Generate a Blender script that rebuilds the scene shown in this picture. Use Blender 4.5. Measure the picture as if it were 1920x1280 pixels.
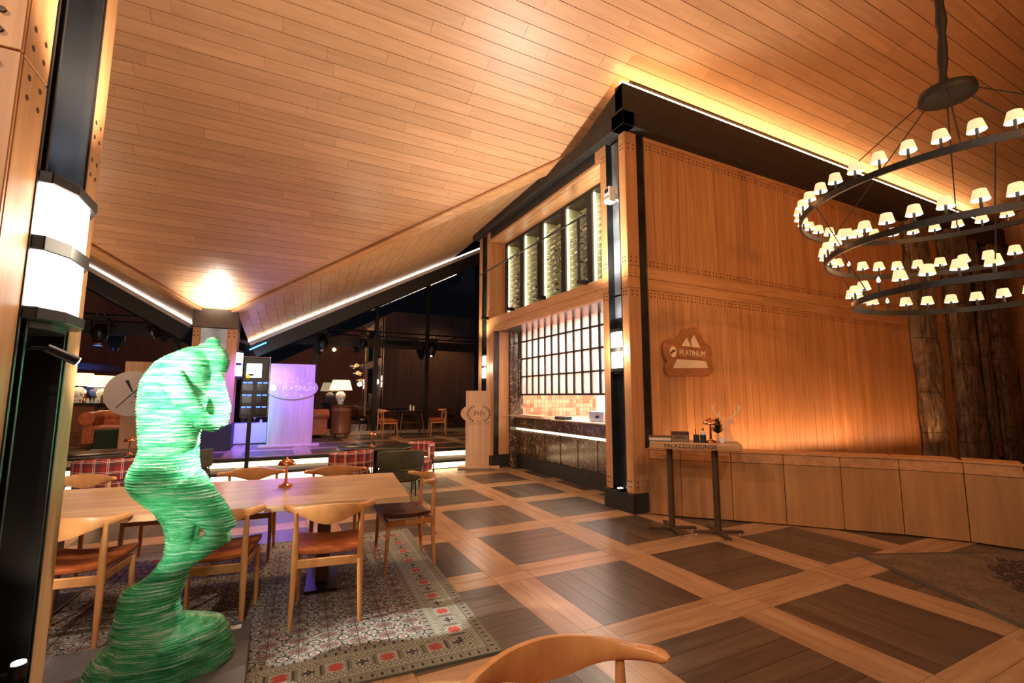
import bpy, bmesh, math, random
from mathutils import Vector, Matrix, noise
random.seed(11)
R = math.radians
S = bpy.context.scene
COL = S.collection
for o in list(bpy.data.objects):
    bpy.data.objects.remove(o)

# ------------------------------------------------------------------ camera, world, exposure
yaw, pit, rol, foc = 0.46868, 0.11799, 0.0022, 874.56
CAM = Vector((0, 0, 1.5))
fw = Vector((math.sin(yaw)*math.cos(pit), math.cos(yaw)*math.cos(pit), math.sin(pit)))
rt = Vector((math.cos(yaw), -math.sin(yaw), 0)); up = rt.cross(fw)
rt2 = rt*math.cos(rol)+up*math.sin(rol); up2 = -rt*math.sin(rol)+up*math.cos(rol)
cd = bpy.data.cameras.new('camera'); cam = bpy.data.objects.new('camera', cd); COL.objects.link(cam)
M = Matrix((rt2, up2, -fw)).transposed().to_4x4(); M.translation = CAM
cam.matrix_world = M
cd.sensor_width = 36; cd.sensor_fit = 'HORIZONTAL'; cd.lens = foc/1920*36; cd.clip_start = .05; cd.clip_end = 200
S.camera = cam
W = bpy.data.worlds.new('night'); S.world = W; W.use_nodes = True
W.node_tree.nodes['Background'].inputs[0].default_value = (.006, .007, .011, 1)
W.node_tree.nodes['Background'].inputs[1].default_value = 1
S.view_settings.view_transform = 'Standard'; S.view_settings.look = 'None'
S.view_settings.gamma = 1; S.view_settings.exposure = 0.0; S.view_settings.use_curve_mapping = False

def light(kind, name, loc, power, col, aim=None, size=.1, spot=60, blend=.5, sy=None):
    l = bpy.data.lights.new(name, kind); l.energy = power; l.color = col
    if kind == 'AREA':
        l.size = size
        if sy: l.shape = 'RECTANGLE'; l.size_y = sy
    else: l.shadow_soft_size = size
    if kind == 'SPOT': l.spot_size = R(spot); l.spot_blend = blend
    o = bpy.data.objects.new(name, l); COL.objects.link(o); o.location = loc
    if aim is not None: o.rotation_euler = (Vector(aim)-Vector(loc)).to_track_quat('-Z', 'Y').to_euler()
    return o
WARM = (1, .66, .38); NEUT = (1, .80, .60); ORNG = (1, .42, .13)
for p_ in ((-3.2, -2, 4.4), (-.4, -2.8, 4.8), (-2.6, 1.2, 4.3)): light('SPOT', 'room_light', p_, 360, NEUT, (p_[0]*.3, 4, 0), .10, 150, .9)
for p_ in ((3.4, -2, 4.6), (7.5, -1.5, 4.6)): light('SPOT', 'room_light', p_, 370, ORNG, (p_[0]+1.6, 4.85, 3.9), .10, 100, .9)
light('SPOT', 'room_light', (.6, 6.9, 4.0), 420, WARM, (1.2, 7.0, 0), .35, 140, .9)
light('SPOT', 'facade_fill', (.2, 6.6, 2.2), 230, (1, .76, .54), (4.2, 7.4, 4.0), .3, 90, .9)  # added spot to brighten the kitchen front, without a fixture
for p_, e_ in (((-4.5, 6, 2.6), 85), ((-3.6, 9.6, 2.3), 45), ((1.8, -1.5, 2.8), 58), ((-3, -1.5, 2.8), 120), ((1.6, 9.2, 2.2), 34)):
    light('SPOT', 'ceiling_fill', p_, e_*2.2, (1, .74, .48), (p_[0]+.2, p_[1]+.3, 9), .25, 165, .8)  # added upward spots that brighten the ceiling, no lanterns stand there
light('SPOT', 'column_uplight', (3.72, 5.10, 2.75), 470, (1, .93, .80), (3.25, 5.15, 6), .10, 128, .6)
light('SPOT', 'channel_uplight', (4.19, 5.127, 2.46), 12, (.9, .93, 1), (4.26, 5.127, 6), .03, 110, .8)
light('SPOT', 'far_column_uplight', (3.98, 9.78, 2.7), 90, (1, .78, .50), (3.6, 9.6, 6), .06, 140, .6)
light('SPOT', 'post_uplight', (-1.22, 11.42, 2.85), 260, (1, .90, .78), (-1.22, 11.42, 6), .10, 100, .8)
light('SPOT', 'column_uplight', (-.62, 2.4, 2.55), 190, (1, .82, .62), (-.35, 2.6, 6), .1, 140, .8)
light('SPOT', 'channel_uplight', (-.84, 2.4, 2.38), 42, (.85, .90, 1), (-.90, 2.4, 6), .04, 120, .8)
light('SPOT', 'blue_stage_light', (-.30, 11.3, 3.0), 1100, (.13, .08, 1), (-.2, 12.2, .3), .10, 80, .6)
light('SPOT', 'violet_stage_light', (1.1, 11.0, 3.25), 900, (.14, .10, 1), (.3, 12.3, 1.2), .10, 50, .6)
light('SPOT', 'violet_stage_light', (-.1, 11.4, 2.9), 120, (.42, .24, 1), (-.8, 11.9, 1.8), .10, 60, .6)
light('AREA', 'cyan_stage_light', (-.36, 11.98, 1.4), 14, (.03, .70, 1), (-.02, 12.22, 1.4), .04, sy=1.8)
light('SPOT', 'blue_stage_light', (.2, 11.0, 3.2), 260, (.16, .10, 1), (-.25, 7.0, .2), .25, 40, .9)
light('SPOT', 'statue_spot', (-.64, 2.33, 1.66), 270, (1, .97, .90), (-.52, 3.1, 1.55), .02, 70, .8)
light('SPOT', 'statue_spot', (-.60, 2.45, .62), 34, (1, .97, .90), (-.46, 3.1, .85), .02, 50, .8)
light('SPOT', 'statue_spot', (1.1, 2.75, 2.5), 3000, (1, .97, .90), (-.13, 3.1, 1.43), .03, 17, .9)
light('SPOT', 'statue_spot', (-2.2, 3.5, 2.9), 1500, (1, .97, .90), (-.5, 3.1, 1.35), .03, 24, .9)
light('SPOT', 'statue_spot', (1.0, 3.4, 2.9), 260, (1, .97, .90), (-.25, 3.1, 1.15), .04, 24, .9)
light('SPOT', 'statue_spot', (-.2, 1.6, 3.2), 110, (1, .97, .90), (-.33, 3.1, 1.25), .04, 30, .9)
light('AREA', 'kitchen_light', (6.0, 7.6, 2.95), 290, (1, .88, .80), (6.0, 7.6, 0), 1.6, sy=3.4)
light('SPOT', 'table_light', (-.2, 4.4, 4.2), 90, WARM, (-.2, 4.4, 0), .25, 120, .9)
light('SPOT', 'platform_light', (3.2, 12.3, 4.2), 260, WARM, (3.6, 14.0, .3), .15, 80, .6)
light('SPOT', 'platform_light', (-3.4, 12.3, 3.6), 120, WARM, (-3.3, 14.2, .5), .15, 80, .6)
light('AREA', 'wall_washer', (7.0, 4.48, .70), 36, (1, .52, .24), (7.0, 4.85, 2.0), 4.6, sy=.12)
light('AREA', 'wall_washer', (10.5, 4.3, .7), 14, (1, .48, .2), (10.5, 4.85, 2.4), 3, sy=.12)
light('SPOT', 'sign_light', (4.9, 3.0, 4.6), 75, (1, .60, .34), (5.6, 4.85, 1.7), .08, 55, .9)

# ------------------------------------------------------------------ node helpers / materials
def mat(name):
    m = bpy.data.materials.new(name); m.use_nodes = True
    nt = m.node_tree; b = nt.nodes['Principled BSDF']
    return m, nt, b
def N(nt, t, **k):
    n = nt.nodes.new(t)
    for a, v in k.items(): setattr(n, a, v)
    return n
def plain(name, c, rough=.5, metal=0, noise_amt=.0, nscale=8, emit=None, es=0, bump=0, spec=None):
    m, nt, b = mat(name)
    b.inputs['Base Color'].default_value = (*c, 1); b.inputs['Roughness'].default_value = rough
    b.inputs['Metallic'].default_value = metal
    if spec is not None: b.inputs['Specular IOR Level'].default_value = spec
    if emit: b.inputs['Emission Color'].default_value = (*emit, 1); b.inputs['Emission Strength'].default_value = es
    tc = N(nt, 'ShaderNodeTexCoord'); n = N(nt, 'ShaderNodeTexNoise'); n.inputs['Scale'].default_value = nscale; n.inputs['Detail'].default_value = 5
    nt.links.new(tc.outputs['Object'], n.inputs['Vector'])
    if noise_amt:
        r = N(nt, 'ShaderNodeValToRGB')
        r.color_ramp.elements[0].position = .3; r.color_ramp.elements[1].position = .7
        r.color_ramp.elements[0].color = (*[x*(1-noise_amt) for x in c], 1); r.color_ramp.elements[1].color = (*[min(1, x*(1+noise_amt)) for x in c], 1)
        nt.links.new(n.outputs['Fac'], r.inputs['Fac']); nt.links.new(r.outputs['Color'], b.inputs['Base Color'])
    if bump:
        bp = N(nt, 'ShaderNodeBump'); bp.inputs['Strength'].default_value = bump; bp.inputs['Distance'].default_value = .01
        nt.links.new(n.outputs['Fac'], bp.inputs['Height']); nt.links.new(bp.outputs['Normal'], b.inputs['Normal'])
    return m
def wood(name, dark, lite, rough=.45, scale=(1.2, 22, 22), world=True, vary=.35, bump=.02):
    m, nt, b = mat(name)
    g = N(nt, 'ShaderNodeNewGeometry'); tc = N(nt, 'ShaderNodeTexCoord'); oi = N(nt, 'ShaderNodeObjectInfo')
    ad = N(nt, 'ShaderNodeMath', operation='ADD'); fr = N(nt, 'ShaderNodeMath', operation='FRACT')
    nt.links.new(g.outputs['Random Per Island'], ad.inputs[0]); nt.links.new(oi.outputs['Random'], ad.inputs[1]); nt.links.new(ad.outputs[0], fr.inputs[0])
    mu = N(nt, 'ShaderNodeMath', operation='MULTIPLY'); mu.inputs[1].default_value = 37
    nt.links.new(fr.outputs[0], mu.inputs[0])
    va = N(nt, 'ShaderNodeVectorMath', operation='ADD')
    nt.links.new(g.outputs['Position'] if world else tc.outputs['Object'], va.inputs[0]); nt.links.new(mu.outputs[0], va.inputs[1])
    mp = N(nt, 'ShaderNodeMapping'); mp.inputs['Scale'].default_value = scale
    nt.links.new(va.outputs[0], mp.inputs['Vector'])
    n = N(nt, 'ShaderNodeTexNoise'); n.inputs['Scale'].default_value = 1; n.inputs['Detail'].default_value = 7; n.inputs['Roughness'].default_value = .62; n.inputs['Distortion'].default_value = .6
    nt.links.new(mp.outputs[0], n.inputs['Vector'])
    r = N(nt, 'ShaderNodeValToRGB'); r.color_ramp.elements[0].position = .32; r.color_ramp.elements[1].position = .66
    r.color_ramp.elements[0].color = (*dark, 1); r.color_ramp.elements[1].color = (*lite, 1)
    nt.links.new(n.outputs['Fac'], r.inputs['Fac'])
    hs = N(nt, 'ShaderNodeHueSaturation')
    mr = N(nt, 'ShaderNodeMapRange'); mr.inputs['To Min'].default_value = 1-vary/2; mr.inputs['To Max'].default_value = 1+vary/2
    nt.links.new(fr.outputs[0], mr.inputs['Value']); nt.links.new(mr.outputs[0], hs.inputs['Value'])
    nt.links.new(r.outputs['Color'], hs.inputs['Color']); nt.links.new(hs.outputs[0], b.inputs['Base Color'])
    b.inputs['Roughness'].default_value = rough
    bp = N(nt, 'ShaderNodeBump'); bp.inputs['Strength'].default_value = bump; bp.inputs['Distance'].default_value = .01
    nt.links.new(n.outputs['Fac'], bp.inputs['Height']); nt.links.new(bp.outputs['Normal'], b.inputs['Normal'])
    return m
def emis(name, c, s):
    m = bpy.data.materials.new(name); m.use_nodes = True; nt = m.node_tree; nt.nodes.clear()
    e = N(nt, 'ShaderNodeEmission'); e.inputs[0].default_value = (*c, 1); e.inputs[1].default_value = s
    o = N(nt, 'ShaderNodeOutputMaterial'); nt.links.new(e.outputs[0], o.inputs[0]); return m

OD, OL = (.50, .26, .13), (.61, .335, .175)
m_ceil = wood('oak_ceiling', OD, OL, .42, (1.0, 16, 16), vary=.16)
m_oakZ = wood('oak_upright', (.43, .185, .07), (.60, .30, .125), .45, (18, 18, .8), vary=.20)
m_oakY = wood('oak_along_y', (.42, .19, .075), (.60, .31, .135), .45, (18, .9, 18), vary=.12)
m_oakR = wood('oak_slope', (.44, .23, .11), (.60, .34, .17), .42, (3, 3, 3), vary=.0)
m_oakX = wood('oak_along_x', (.42, .19, .075), (.60, .31, .135), .45, (.9, 18, 18), vary=.12)
m_flL_x = wood('oak_floor_x', (.30, .155, .075), (.47, .27, .14), .27, (1.2, 14, 14), vary=.22, bump=.01)
m_flL_y = wood('oak_floor_y', (.30, .155, .075), (.47, .27, .14), .27, (14, 1.2, 14), vary=.22, bump=.01)
m_flD_x = wood('smoked_floor_x', (.055, .034, .022), (.112, .072, .047), .30, (1.2, 16, 16), vary=.35, bump=.008)
m_flD_y = wood('smoked_floor_y', (.055, .034, .022), (.112, .072, .047), .30, (16, 1.2, 16), vary=.35, bump=.008)
m_ply = wood('oak_panel', (.34, .155, .055), (.48, .24, .09), .5, (9, 9, .7), vary=.12)
m_sign = wood('oak_sign', (.46, .26, .14), (.58, .35, .20), .5, (12, 12, .8), world=False, vary=.06)
m_chair = wood('chair_oak', (.50, .20, .065), (.68, .32, .115), .32, (8, 8, 3), world=False, vary=.1)
m_tabX = wood('table_oak', (.42, .235, .12), (.60, .37, .20), .26, (1.1, 14, 14), world=False, vary=.15)
m_walnut = wood('dark_wood', (.08, .035, .016), (.17, .075, .035), .35, (9, 9, 1.2), world=False, vary=.1)
m_mahog = wood('mahogany', (.13, .045, .02), (.26, .10, .045), .32, (6, 6, 1), world=False, vary=.1)
m_backing = plain('dark_backing', (.035, .017, .009), .9, noise_amt=.2)  # dark base behind the boards, shows in the gaps between them
m_black = plain('black_metal', (.011, .010, .010), .42, .2, noise_amt=.3, nscale=4)
m_black2 = plain('matt_black', (.015, .012, .010), .6, 0, noise_amt=.3)
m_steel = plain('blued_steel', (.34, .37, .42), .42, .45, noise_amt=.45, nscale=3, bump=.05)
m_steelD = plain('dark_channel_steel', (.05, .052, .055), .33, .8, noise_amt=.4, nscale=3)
m_stud = plain('dark_stud', (.05, .022, .012), .5, .5, noise_amt=.2)
m_chrome = plain('chrome', (.8, .8, .82), .15, 1, noise_amt=.05)
m_copper = plain('copper', (.80, .36, .20), .16, 1, noise_amt=.08)
m_leather = plain('tan_leather', (.42, .11, .032), .42, 0, noise_amt=.22, nscale=22, bump=.15)
m_leatherD = plain('brown_leather', (.085, .028, .016), .38, 0, noise_amt=.25, nscale=20, bump=.15)
m_leatherR = plain('oxblood_leather', (.50, .13, .045), .33, 0, noise_amt=.25, nscale=12, bump=.15)
m_green = plain('olive_velvet', (.050, .046, .022), .85, 0, noise_amt=.25, nscale=12)
m_greenD = plain('green_velvet', (.015, .030, .016), .8, 0, noise_amt=.25, nscale=12)
m_darktop = plain('dark_stone_top', (.035, .026, .018), .16, 0, noise_amt=.4, nscale=10)
m_white = plain('white_plastic', (.75, .74, .72), .35, 0, noise_amt=.04)
m_cream = plain('cream_print', (.80, .62, .42), .45, 0, noise_amt=.04)
m_ink = plain('black_ink', (.012, .010, .010), .5, 0, noise_amt=.1)
m_brownink = plain('burnt_brown', (.10, .035, .012), .6, 0, noise_amt=.35, nscale=60)
m_paper = plain('paper', (.72, .66, .58), .7, 0, noise_amt=.06)
m_pine = plain('pine_needles', (.018, .045, .014), .7, 0, noise_amt=.5, nscale=40)
m_slate = plain('dark_slab', (.07, .062, .062), .5, 0, noise_amt=.15)
m_tilew = plain('stainless', (.62, .60, .58), .30, .8, noise_amt=.08)
m_kwall = plain('kitchen_white', (.75, .72, .70), .5, 0, noise_amt=.03)
m_led = emis('led_warm', (1, .62, .30), 14)
m_ledW = emis('led_neutral', (1, .82, .66), 11)
m_ledS = emis('led_step', (1, .66, .34), 5.5)
m_ledG = emis('led_cabinet', (1, .92, .60), 13)
m_ledC = emis('led_counter', (1, .84, .50), 4)
m_lant = emis('lantern_glass', (1, .93, .80), 10)
m_bulb = emis('bare_bulb', (1, .85, .62), 30)
m_screen = emis('screen_light', (.80, .88, 1), 5)
m_blueled = emis('blue_led', (.05, .12, 1), 6)
m_spotlens = emis('spot_lens', (1, .97, .92), 28)
m_yel = emis('yellow_badge', (1, .62, .02), 1.2)

def shade_mat(name, col, es):
    m, nt, b = mat(name)
    tc = N(nt, 'ShaderNodeTexCoord'); n = N(nt, 'ShaderNodeTexNoise'); n.inputs['Scale'].default_value = 60; n.inputs['Detail'].default_value = 3
    nt.links.new(tc.outputs['Object'], n.inputs['Vector'])
    mr = N(nt, 'ShaderNodeMapRange'); mr.inputs['To Min'].default_value = es*.75; mr.inputs['To Max'].default_value = es*1.25
    nt.links.new(n.outputs['Fac'], mr.inputs['Value']); nt.links.new(mr.outputs[0], b.inputs['Emission Strength'])
    b.inputs['Base Color'].default_value = (.8, .62, .42, 1); b.inputs['Emission Color'].default_value = (*col, 1); b.inputs['Roughness'].default_value = .8
    return m
m_shade = shade_mat('linen_shade', (1, .70, .38), .85)
m_shadeIn = emis('shade_lining', (1, .86, .62), 3.2)
m_lshade = shade_mat('lamp_shade_fabric', (1, .74, .42), 1.8)

def glass_mat(name, tint=(1, 1, 1), gl=.06, extra=None):
    m = bpy.data.materials.new(name); m.use_nodes = True; nt = m.node_tree; nt.nodes.clear()
    t = N(nt, 'ShaderNodeBsdfTransparent'); t.inputs[0].default_value = (*tint, 1)
    g = N(nt, 'ShaderNodeBsdfGlossy'); g.inputs['Roughness'].default_value = .01
    f0 = N(nt, 'ShaderNodeLayerWeight'); f0.inputs[0].default_value = .5; f = N(nt, 'ShaderNodeMath', operation='POWER'); f.inputs[1].default_value = 5; nt.links.new(f0.outputs['Facing'], f.inputs[0])
    a = N(nt, 'ShaderNodeMath', operation='ADD'); a.inputs[1].default_value = gl; a.use_clamp = True
    nt.links.new(f.outputs[0], a.inputs[0])
    mx = N(nt, 'ShaderNodeMixShader'); nt.links.new(a.outputs[0], mx.inputs[0]); nt.links.new(t.outputs[0], mx.inputs[1]); nt.links.new(g.outputs[0], mx.inputs[2])
    out = N(nt, 'ShaderNodeOutputMaterial'); last = mx
    if extra:
        d = N(nt, 'ShaderNodeBsdfTranslucent'); d.inputs[0].default_value = (*extra[0], 1)
        d2 = N(nt, 'ShaderNodeBsdfDiffuse'); d2.inputs[0].default_value = (*extra[0], 1)
        dm = N(nt, 'ShaderNodeMixShader'); dm.inputs[0].default_value = .5; nt.links.new(d.outputs[0], dm.inputs[1]); nt.links.new(d2.outputs[0], dm.inputs[2])
        m2 = N(nt, 'ShaderNodeMixShader'); m2.inputs[0].default_value = extra[1]
        nt.links.new(mx.outputs[0], m2.inputs[1]); nt.links.new(dm.outputs[0], m2.inputs[2]); last = m2
    nt.links.new(last.outputs[0], out.inputs[0]); return m
m_glass = glass_mat('window_glass', (.72, .70, .68), .22)
m_cglass = glass_mat('cabinet_glass', (.97, .97, .95), .015)
m_kglass = glass_mat('hazy_pane_glass', (1, .97, .96), .05, ((1, .90, .87), .27))
m_acryl = glass_mat('clear_acrylic', (.95, .95, .93), .1, ((.95, .93, .9), .2))

def marble_mat():
    m, nt, b = mat('emperador_marble')
    tc = N(nt, 'ShaderNodeNewGeometry')
    n1 = N(nt, 'ShaderNodeTexNoise'); n1.inputs['Scale'].default_value = 3; n1.inputs['Detail'].default_value = 6
    mx = N(nt, 'ShaderNodeVectorMath', operation='ADD'); sc = N(nt, 'ShaderNodeVectorMath', operation='SCALE'); sc.inputs['Scale'].default_value = .35
    nt.links.new(tc.outputs['Position'], n1.inputs['Vector']); nt.links.new(n1.outputs['Color'], sc.inputs[0]); nt.links.new(tc.outputs['Position'], mx.inputs[0]); nt.links.new(sc.outputs[0], mx.inputs[1])
    v = N(nt, 'ShaderNodeTexVoronoi'); v.feature = 'DISTANCE_TO_EDGE'; v.inputs['Scale'].default_value = 8
    nt.links.new(mx.outputs[0], v.inputs['Vector'])
    n2 = N(nt, 'ShaderNodeTexNoise'); n2.inputs['Scale'].default_value = 9; n2.inputs['Detail'].default_value = 4
    nt.links.new(tc.outputs['Position'], n2.inputs['Vector'])
    th = N(nt, 'ShaderNodeMapRange'); th.inputs['From Min'].default_value = .0; th.inputs['From Max'].default_value = .045; th.inputs['To Min'].default_value = 1; th.inputs['To Max'].default_value = 0
    nt.links.new(v.outputs['Distance'], th.inputs['Value'])
    g = N(nt, 'ShaderNodeMapRange'); g.inputs['From Min'].default_value = .44; g.inputs['From Max'].default_value = .58
    nt.links.new(n2.outputs['Fac'], g.inputs['Value'])
    mu = N(nt, 'ShaderNodeMath', operation='MULTIPLY'); nt.links.new(th.outputs[0], mu.inputs[0]); nt.links.new(g.outputs[0], mu.inputs[1])
    r0 = N(nt, 'ShaderNodeValToRGB'); r0.color_ramp.elements[0].color = (.030, .017, .011, 1); r0.color_ramp.elements[1].color = (.13, .075, .045, 1)
    nt.links.new(n1.outputs['Fac'], r0.inputs['Fac'])
    c = N(nt, 'ShaderNodeMixRGB'); c.inputs['Color2'].default_value = (.62, .52, .40, 1)
    nt.links.new(mu.outputs[0], c.inputs['Fac']); nt.links.new(r0.outputs['Color'], c.inputs['Color1']); nt.links.new(c.outputs[0], b.inputs['Base Color'])
    b.inputs['Roughness'].default_value = .16
    return m
m_marble = marble_mat()
def stone_mat():
    m, nt, b = mat('rough_stone')
    g = N(nt, 'ShaderNodeNewGeometry'); n = N(nt, 'ShaderNodeTexNoise'); n.inputs['Scale'].default_value = 5; n.inputs['Detail'].default_value = 9; n.inputs['Distortion'].default_value = 1.6
    mp = N(nt, 'ShaderNodeMapping'); mp.inputs['Scale'].default_value = (1, 1, .45)
    nt.links.new(g.outputs['Position'], mp.inputs[0]); nt.links.new(mp.outputs[0], n.inputs['Vector'])
    r = N(nt, 'ShaderNodeValToRGB'); e = r.color_ramp.elements; e[0].position = .3; e[0].color = (.07, .045, .03, 1); e[1].position = .7; e[1].color = (.34, .25, .17, 1)
    nt.links.new(n.outputs['Fac'], r.inputs['Fac']); nt.links.new(r.outputs[0], b.inputs['Base Color'])
    bp = N(nt, 'ShaderNodeBump'); bp.inputs['Strength'].default_value = .9; bp.inputs['Distance'].default_value = .08
    nt.links.new(n.outputs['Fac'], bp.inputs['Height']); nt.links.new(bp.outputs[0], b.inputs['Normal']); b.inputs['Roughness'].default_value = .6
    return m
m_stone = stone_mat()
def tile_mat():
    m, nt, b = mat('red_glazed_tile')
    g = N(nt, 'ShaderNodeNewGeometry'); r = N(nt, 'ShaderNodeValToRGB')
    r.color_ramp.elements[0].color = (.50, .12, .05, 1); r.color_ramp.elements[1].color = (.80, .36, .20, 1)
    nt.links.new(g.outputs['Random Per Island'], r.inputs['Fac']); nt.links.new(r.outputs[0], b.inputs['Base Color']); b.inputs['Roughness'].default_value = .2
    return m
m_tile = tile_mat()
def porcelain_mat():
    m, nt, b = mat('painted_porcelain')
    tc = N(nt, 'ShaderNodeTexCoord'); n = N(nt, 'ShaderNodeTexNoise'); n.inputs['Scale'].default_value = 26; n.inputs['Detail'].default_value = 2; n.inputs['Distortion'].default_value = 1.2
    nt.links.new(tc.outputs['Object'], n.inputs['Vector'])
    r = N(nt, 'ShaderNodeValToRGB'); e = r.color_ramp.elements; e[0].position = .56; e[0].color = (.86, .86, .86, 1); e[1].position = .60; e[1].color = (.03, .03, .06, 1)
    nt.links.new(n.outputs['Fac'], r.inputs['Fac']); nt.links.new(r.outputs[0], b.inputs['Base Color']); b.inputs['Roughness'].default_value = .15
    return m
m_porc = porcelain_mat()
def plaid_mat():
    m, nt, b = mat('red_tartan')
    tc = N(nt, 'ShaderNodeTexCoord'); s = N(nt, 'ShaderNodeSeparateXYZ'); nt.links.new(tc.outputs['Object'], s.inputs[0])
    at = N(nt, 'ShaderNodeMath', operation='ARCTAN2'); nt.links.new(s.outputs[0], at.inputs[0]); nt.links.new(s.outputs[1], at.inputs[1])
    au = N(nt, 'ShaderNodeMath', operation='MULTIPLY'); au.inputs[1].default_value = .33/.13; nt.links.new(at.outputs[0], au.inputs[0])
    zz = N(nt, 'ShaderNodeMath', operation='MULTIPLY'); zz.inputs[1].default_value = 1/.13; nt.links.new(s.outputs[2], zz.inputs[0])
    def band(src, lo, hi):
        f = N(nt, 'ShaderNodeMath', operation='FRACT'); nt.links.new(src.outputs[0], f.inputs[0])
        a = N(nt, 'ShaderNodeMath', operation='GREATER_THAN'); a.inputs[1].default_value = lo; c = N(nt, 'ShaderNodeMath', operation='LESS_THAN'); c.inputs[1].default_value = hi
        nt.links.new(f.outputs[0], a.inputs[0]); nt.links.new(f.outputs[0], c.inputs[0])
        k = N(nt, 'ShaderNodeMath', operation='MULTIPLY'); nt.links.new(a.outputs[0], k.inputs[0]); nt.links.new(c.outputs[0], k.inputs[1]); return k
    def mixc(c1, fac, col, amt):
        f = N(nt, 'ShaderNodeMath', operation='MULTIPLY'); f.inputs[1].default_value = amt; nt.links.new(fac.outputs[0], f.inputs[0])
        x = N(nt, 'ShaderNodeMixRGB'); nt.links.new(f.outputs[0], x.inputs[0]); x.inputs[2].default_value = (*col, 1)
        if isinstance(c1, tuple): x.inputs[1].default_value = (*c1, 1)
        else: nt.links.new(c1.outputs[0], x.inputs[1])
        return x
    c = mixc((.34, .022, .014), band(au, .05, .38), (.03, .02, .03), .55)
    c = mixc(c, band(zz, .05, .38), (.03, .02, .03), .55)
    for lo in (.44, .56): c = mixc(c, band(au, lo, lo+.035), (.8, .7, .6), .9); c = mixc(c, band(zz, lo, lo+.035), (.8, .7, .6), .9)
    nt.links.new(c.outputs[0], b.inputs['Base Color']); b.inputs['Roughness'].default_value = .85
    return m
m_plaid = plaid_mat()
def statue_mat():
    m, nt, b = mat('laminated_green_glass')
    tc = N(nt, 'ShaderNodeTexCoord'); w = N(nt, 'ShaderNodeTexWave'); w.wave_type = 'BANDS'; w.bands_direction = 'Z'
    w.inputs['Scale'].default_value = 40; w.inputs['Distortion'].default_value = 1.2; w.inputs['Detail'].default_value = 3; w.inputs['Detail Scale'].default_value = 2
    nt.links.new(tc.outputs['Object'], w.inputs['Vector'])
    n = N(nt, 'ShaderNodeTexNoise'); n.inputs['Scale'].default_value = 9; n.inputs['Detail'].default_value = 10; n.inputs['Roughness'].default_value = .75; mpp = N(nt, 'ShaderNodeMapping'); mpp.inputs['Scale'].default_value = (1, 1, 4.5); nt.links.new(tc.outputs['Object'], mpp.inputs[0]); nt.links.new(mpp.outputs[0], n.inputs['Vector'])
    m3 = N(nt, 'ShaderNodeMapping'); m3.inputs['Scale'].default_value = (5, 5, 85); n3 = N(nt, 'ShaderNodeTexNoise'); n3.inputs['Scale'].default_value = 1; n3.inputs['Detail'].default_value = 6; n3.inputs['Roughness'].default_value = .7
    nt.links.new(tc.outputs['Object'], m3.inputs[0]); nt.links.new(m3.outputs[0], n3.inputs['Vector'])
    av = N(nt, 'ShaderNodeMath', operation='MULTIPLY_ADD'); av.inputs[1].default_value = .62; nt.links.new(n3.outputs['Fac'], av.inputs[0])
    a2 = N(nt, 'ShaderNodeMath', operation='MULTIPLY'); a2.inputs[1].default_value = .38; nt.links.new(n.outputs['Fac'], a2.inputs[0]); nt.links.new(a2.outputs[0], av.inputs[2])
    r = N(nt, 'ShaderNodeValToRGB'); e = r.color_ramp.elements; e[0].position = .38; e[0].color = (.005, .22, .07, 1); e[1].position = .66; e[1].color = (.92, 1, .86, 1); k_ = e.new(.51); k_.color = (.10, .58, .23, 1)  # near-white ramp end paints blown-out streaks of light into the green glass
    nt.links.new(av.outputs[0], r.inputs['Fac']); nt.links.new(r.outputs[0], b.inputs['Base Color'])
    b.inputs['Roughness'].default_value = .10; b.inputs['Transmission Weight'].default_value = .50; b.inputs['IOR'].default_value = 1.33
    bp = N(nt, 'ShaderNodeBump'); bp.inputs['Strength'].default_value = .6; bp.inputs['Distance'].default_value = .006
    nt.links.new(w.outputs['Fac'], bp.inputs['Height'])
    b2 = N(nt, 'ShaderNodeBump'); b2.inputs['Strength'].default_value = .5; b2.inputs['Distance'].default_value = .03
    nt.links.new(n.outputs['Fac'], b2.inputs['Height']); nt.links.new(bp.outputs[0], b2.inputs['Normal']); nt.links.new(b2.outputs[0], b.inputs['Normal'])
    return m
m_statue = statue_mat()
def vcol_mat(name, rough=.95):
    m, nt, b = mat(name)
    a = N(nt, 'ShaderNodeVertexColor'); a.layer_name = 'Col'
    tc = N(nt, 'ShaderNodeTexCoord'); n = N(nt, 'ShaderNodeTexNoise'); n.inputs['Scale'].default_value = 160; nt.links.new(tc.outputs['Object'], n.inputs['Vector'])
    mr = N(nt, 'ShaderNodeMapRange'); mr.inputs['To Min'].default_value = .6; mr.inputs['To Max'].default_value = 1.4; nt.links.new(n.outputs['Fac'], mr.inputs['Value'])
    h = N(nt, 'ShaderNodeHueSaturation'); nt.links.new(mr.outputs[0], h.inputs['Value']); nt.links.new(a.outputs[0], h.inputs['Color'])
    nt.links.new(h.outputs[0], b.inputs['Base Color']); b.inputs['Roughness'].default_value = rough
    bp = N(nt, 'ShaderNodeBump'); bp.inputs['Strength'].default_value = .4; bp.inputs['Distance'].default_value = .004; nt.links.new(n.outputs['Fac'], bp.inputs['Height']); nt.links.new(bp.outputs[0], b.inputs['Normal'])
    return m
m_rug = vcol_mat('rug_wool')

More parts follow.
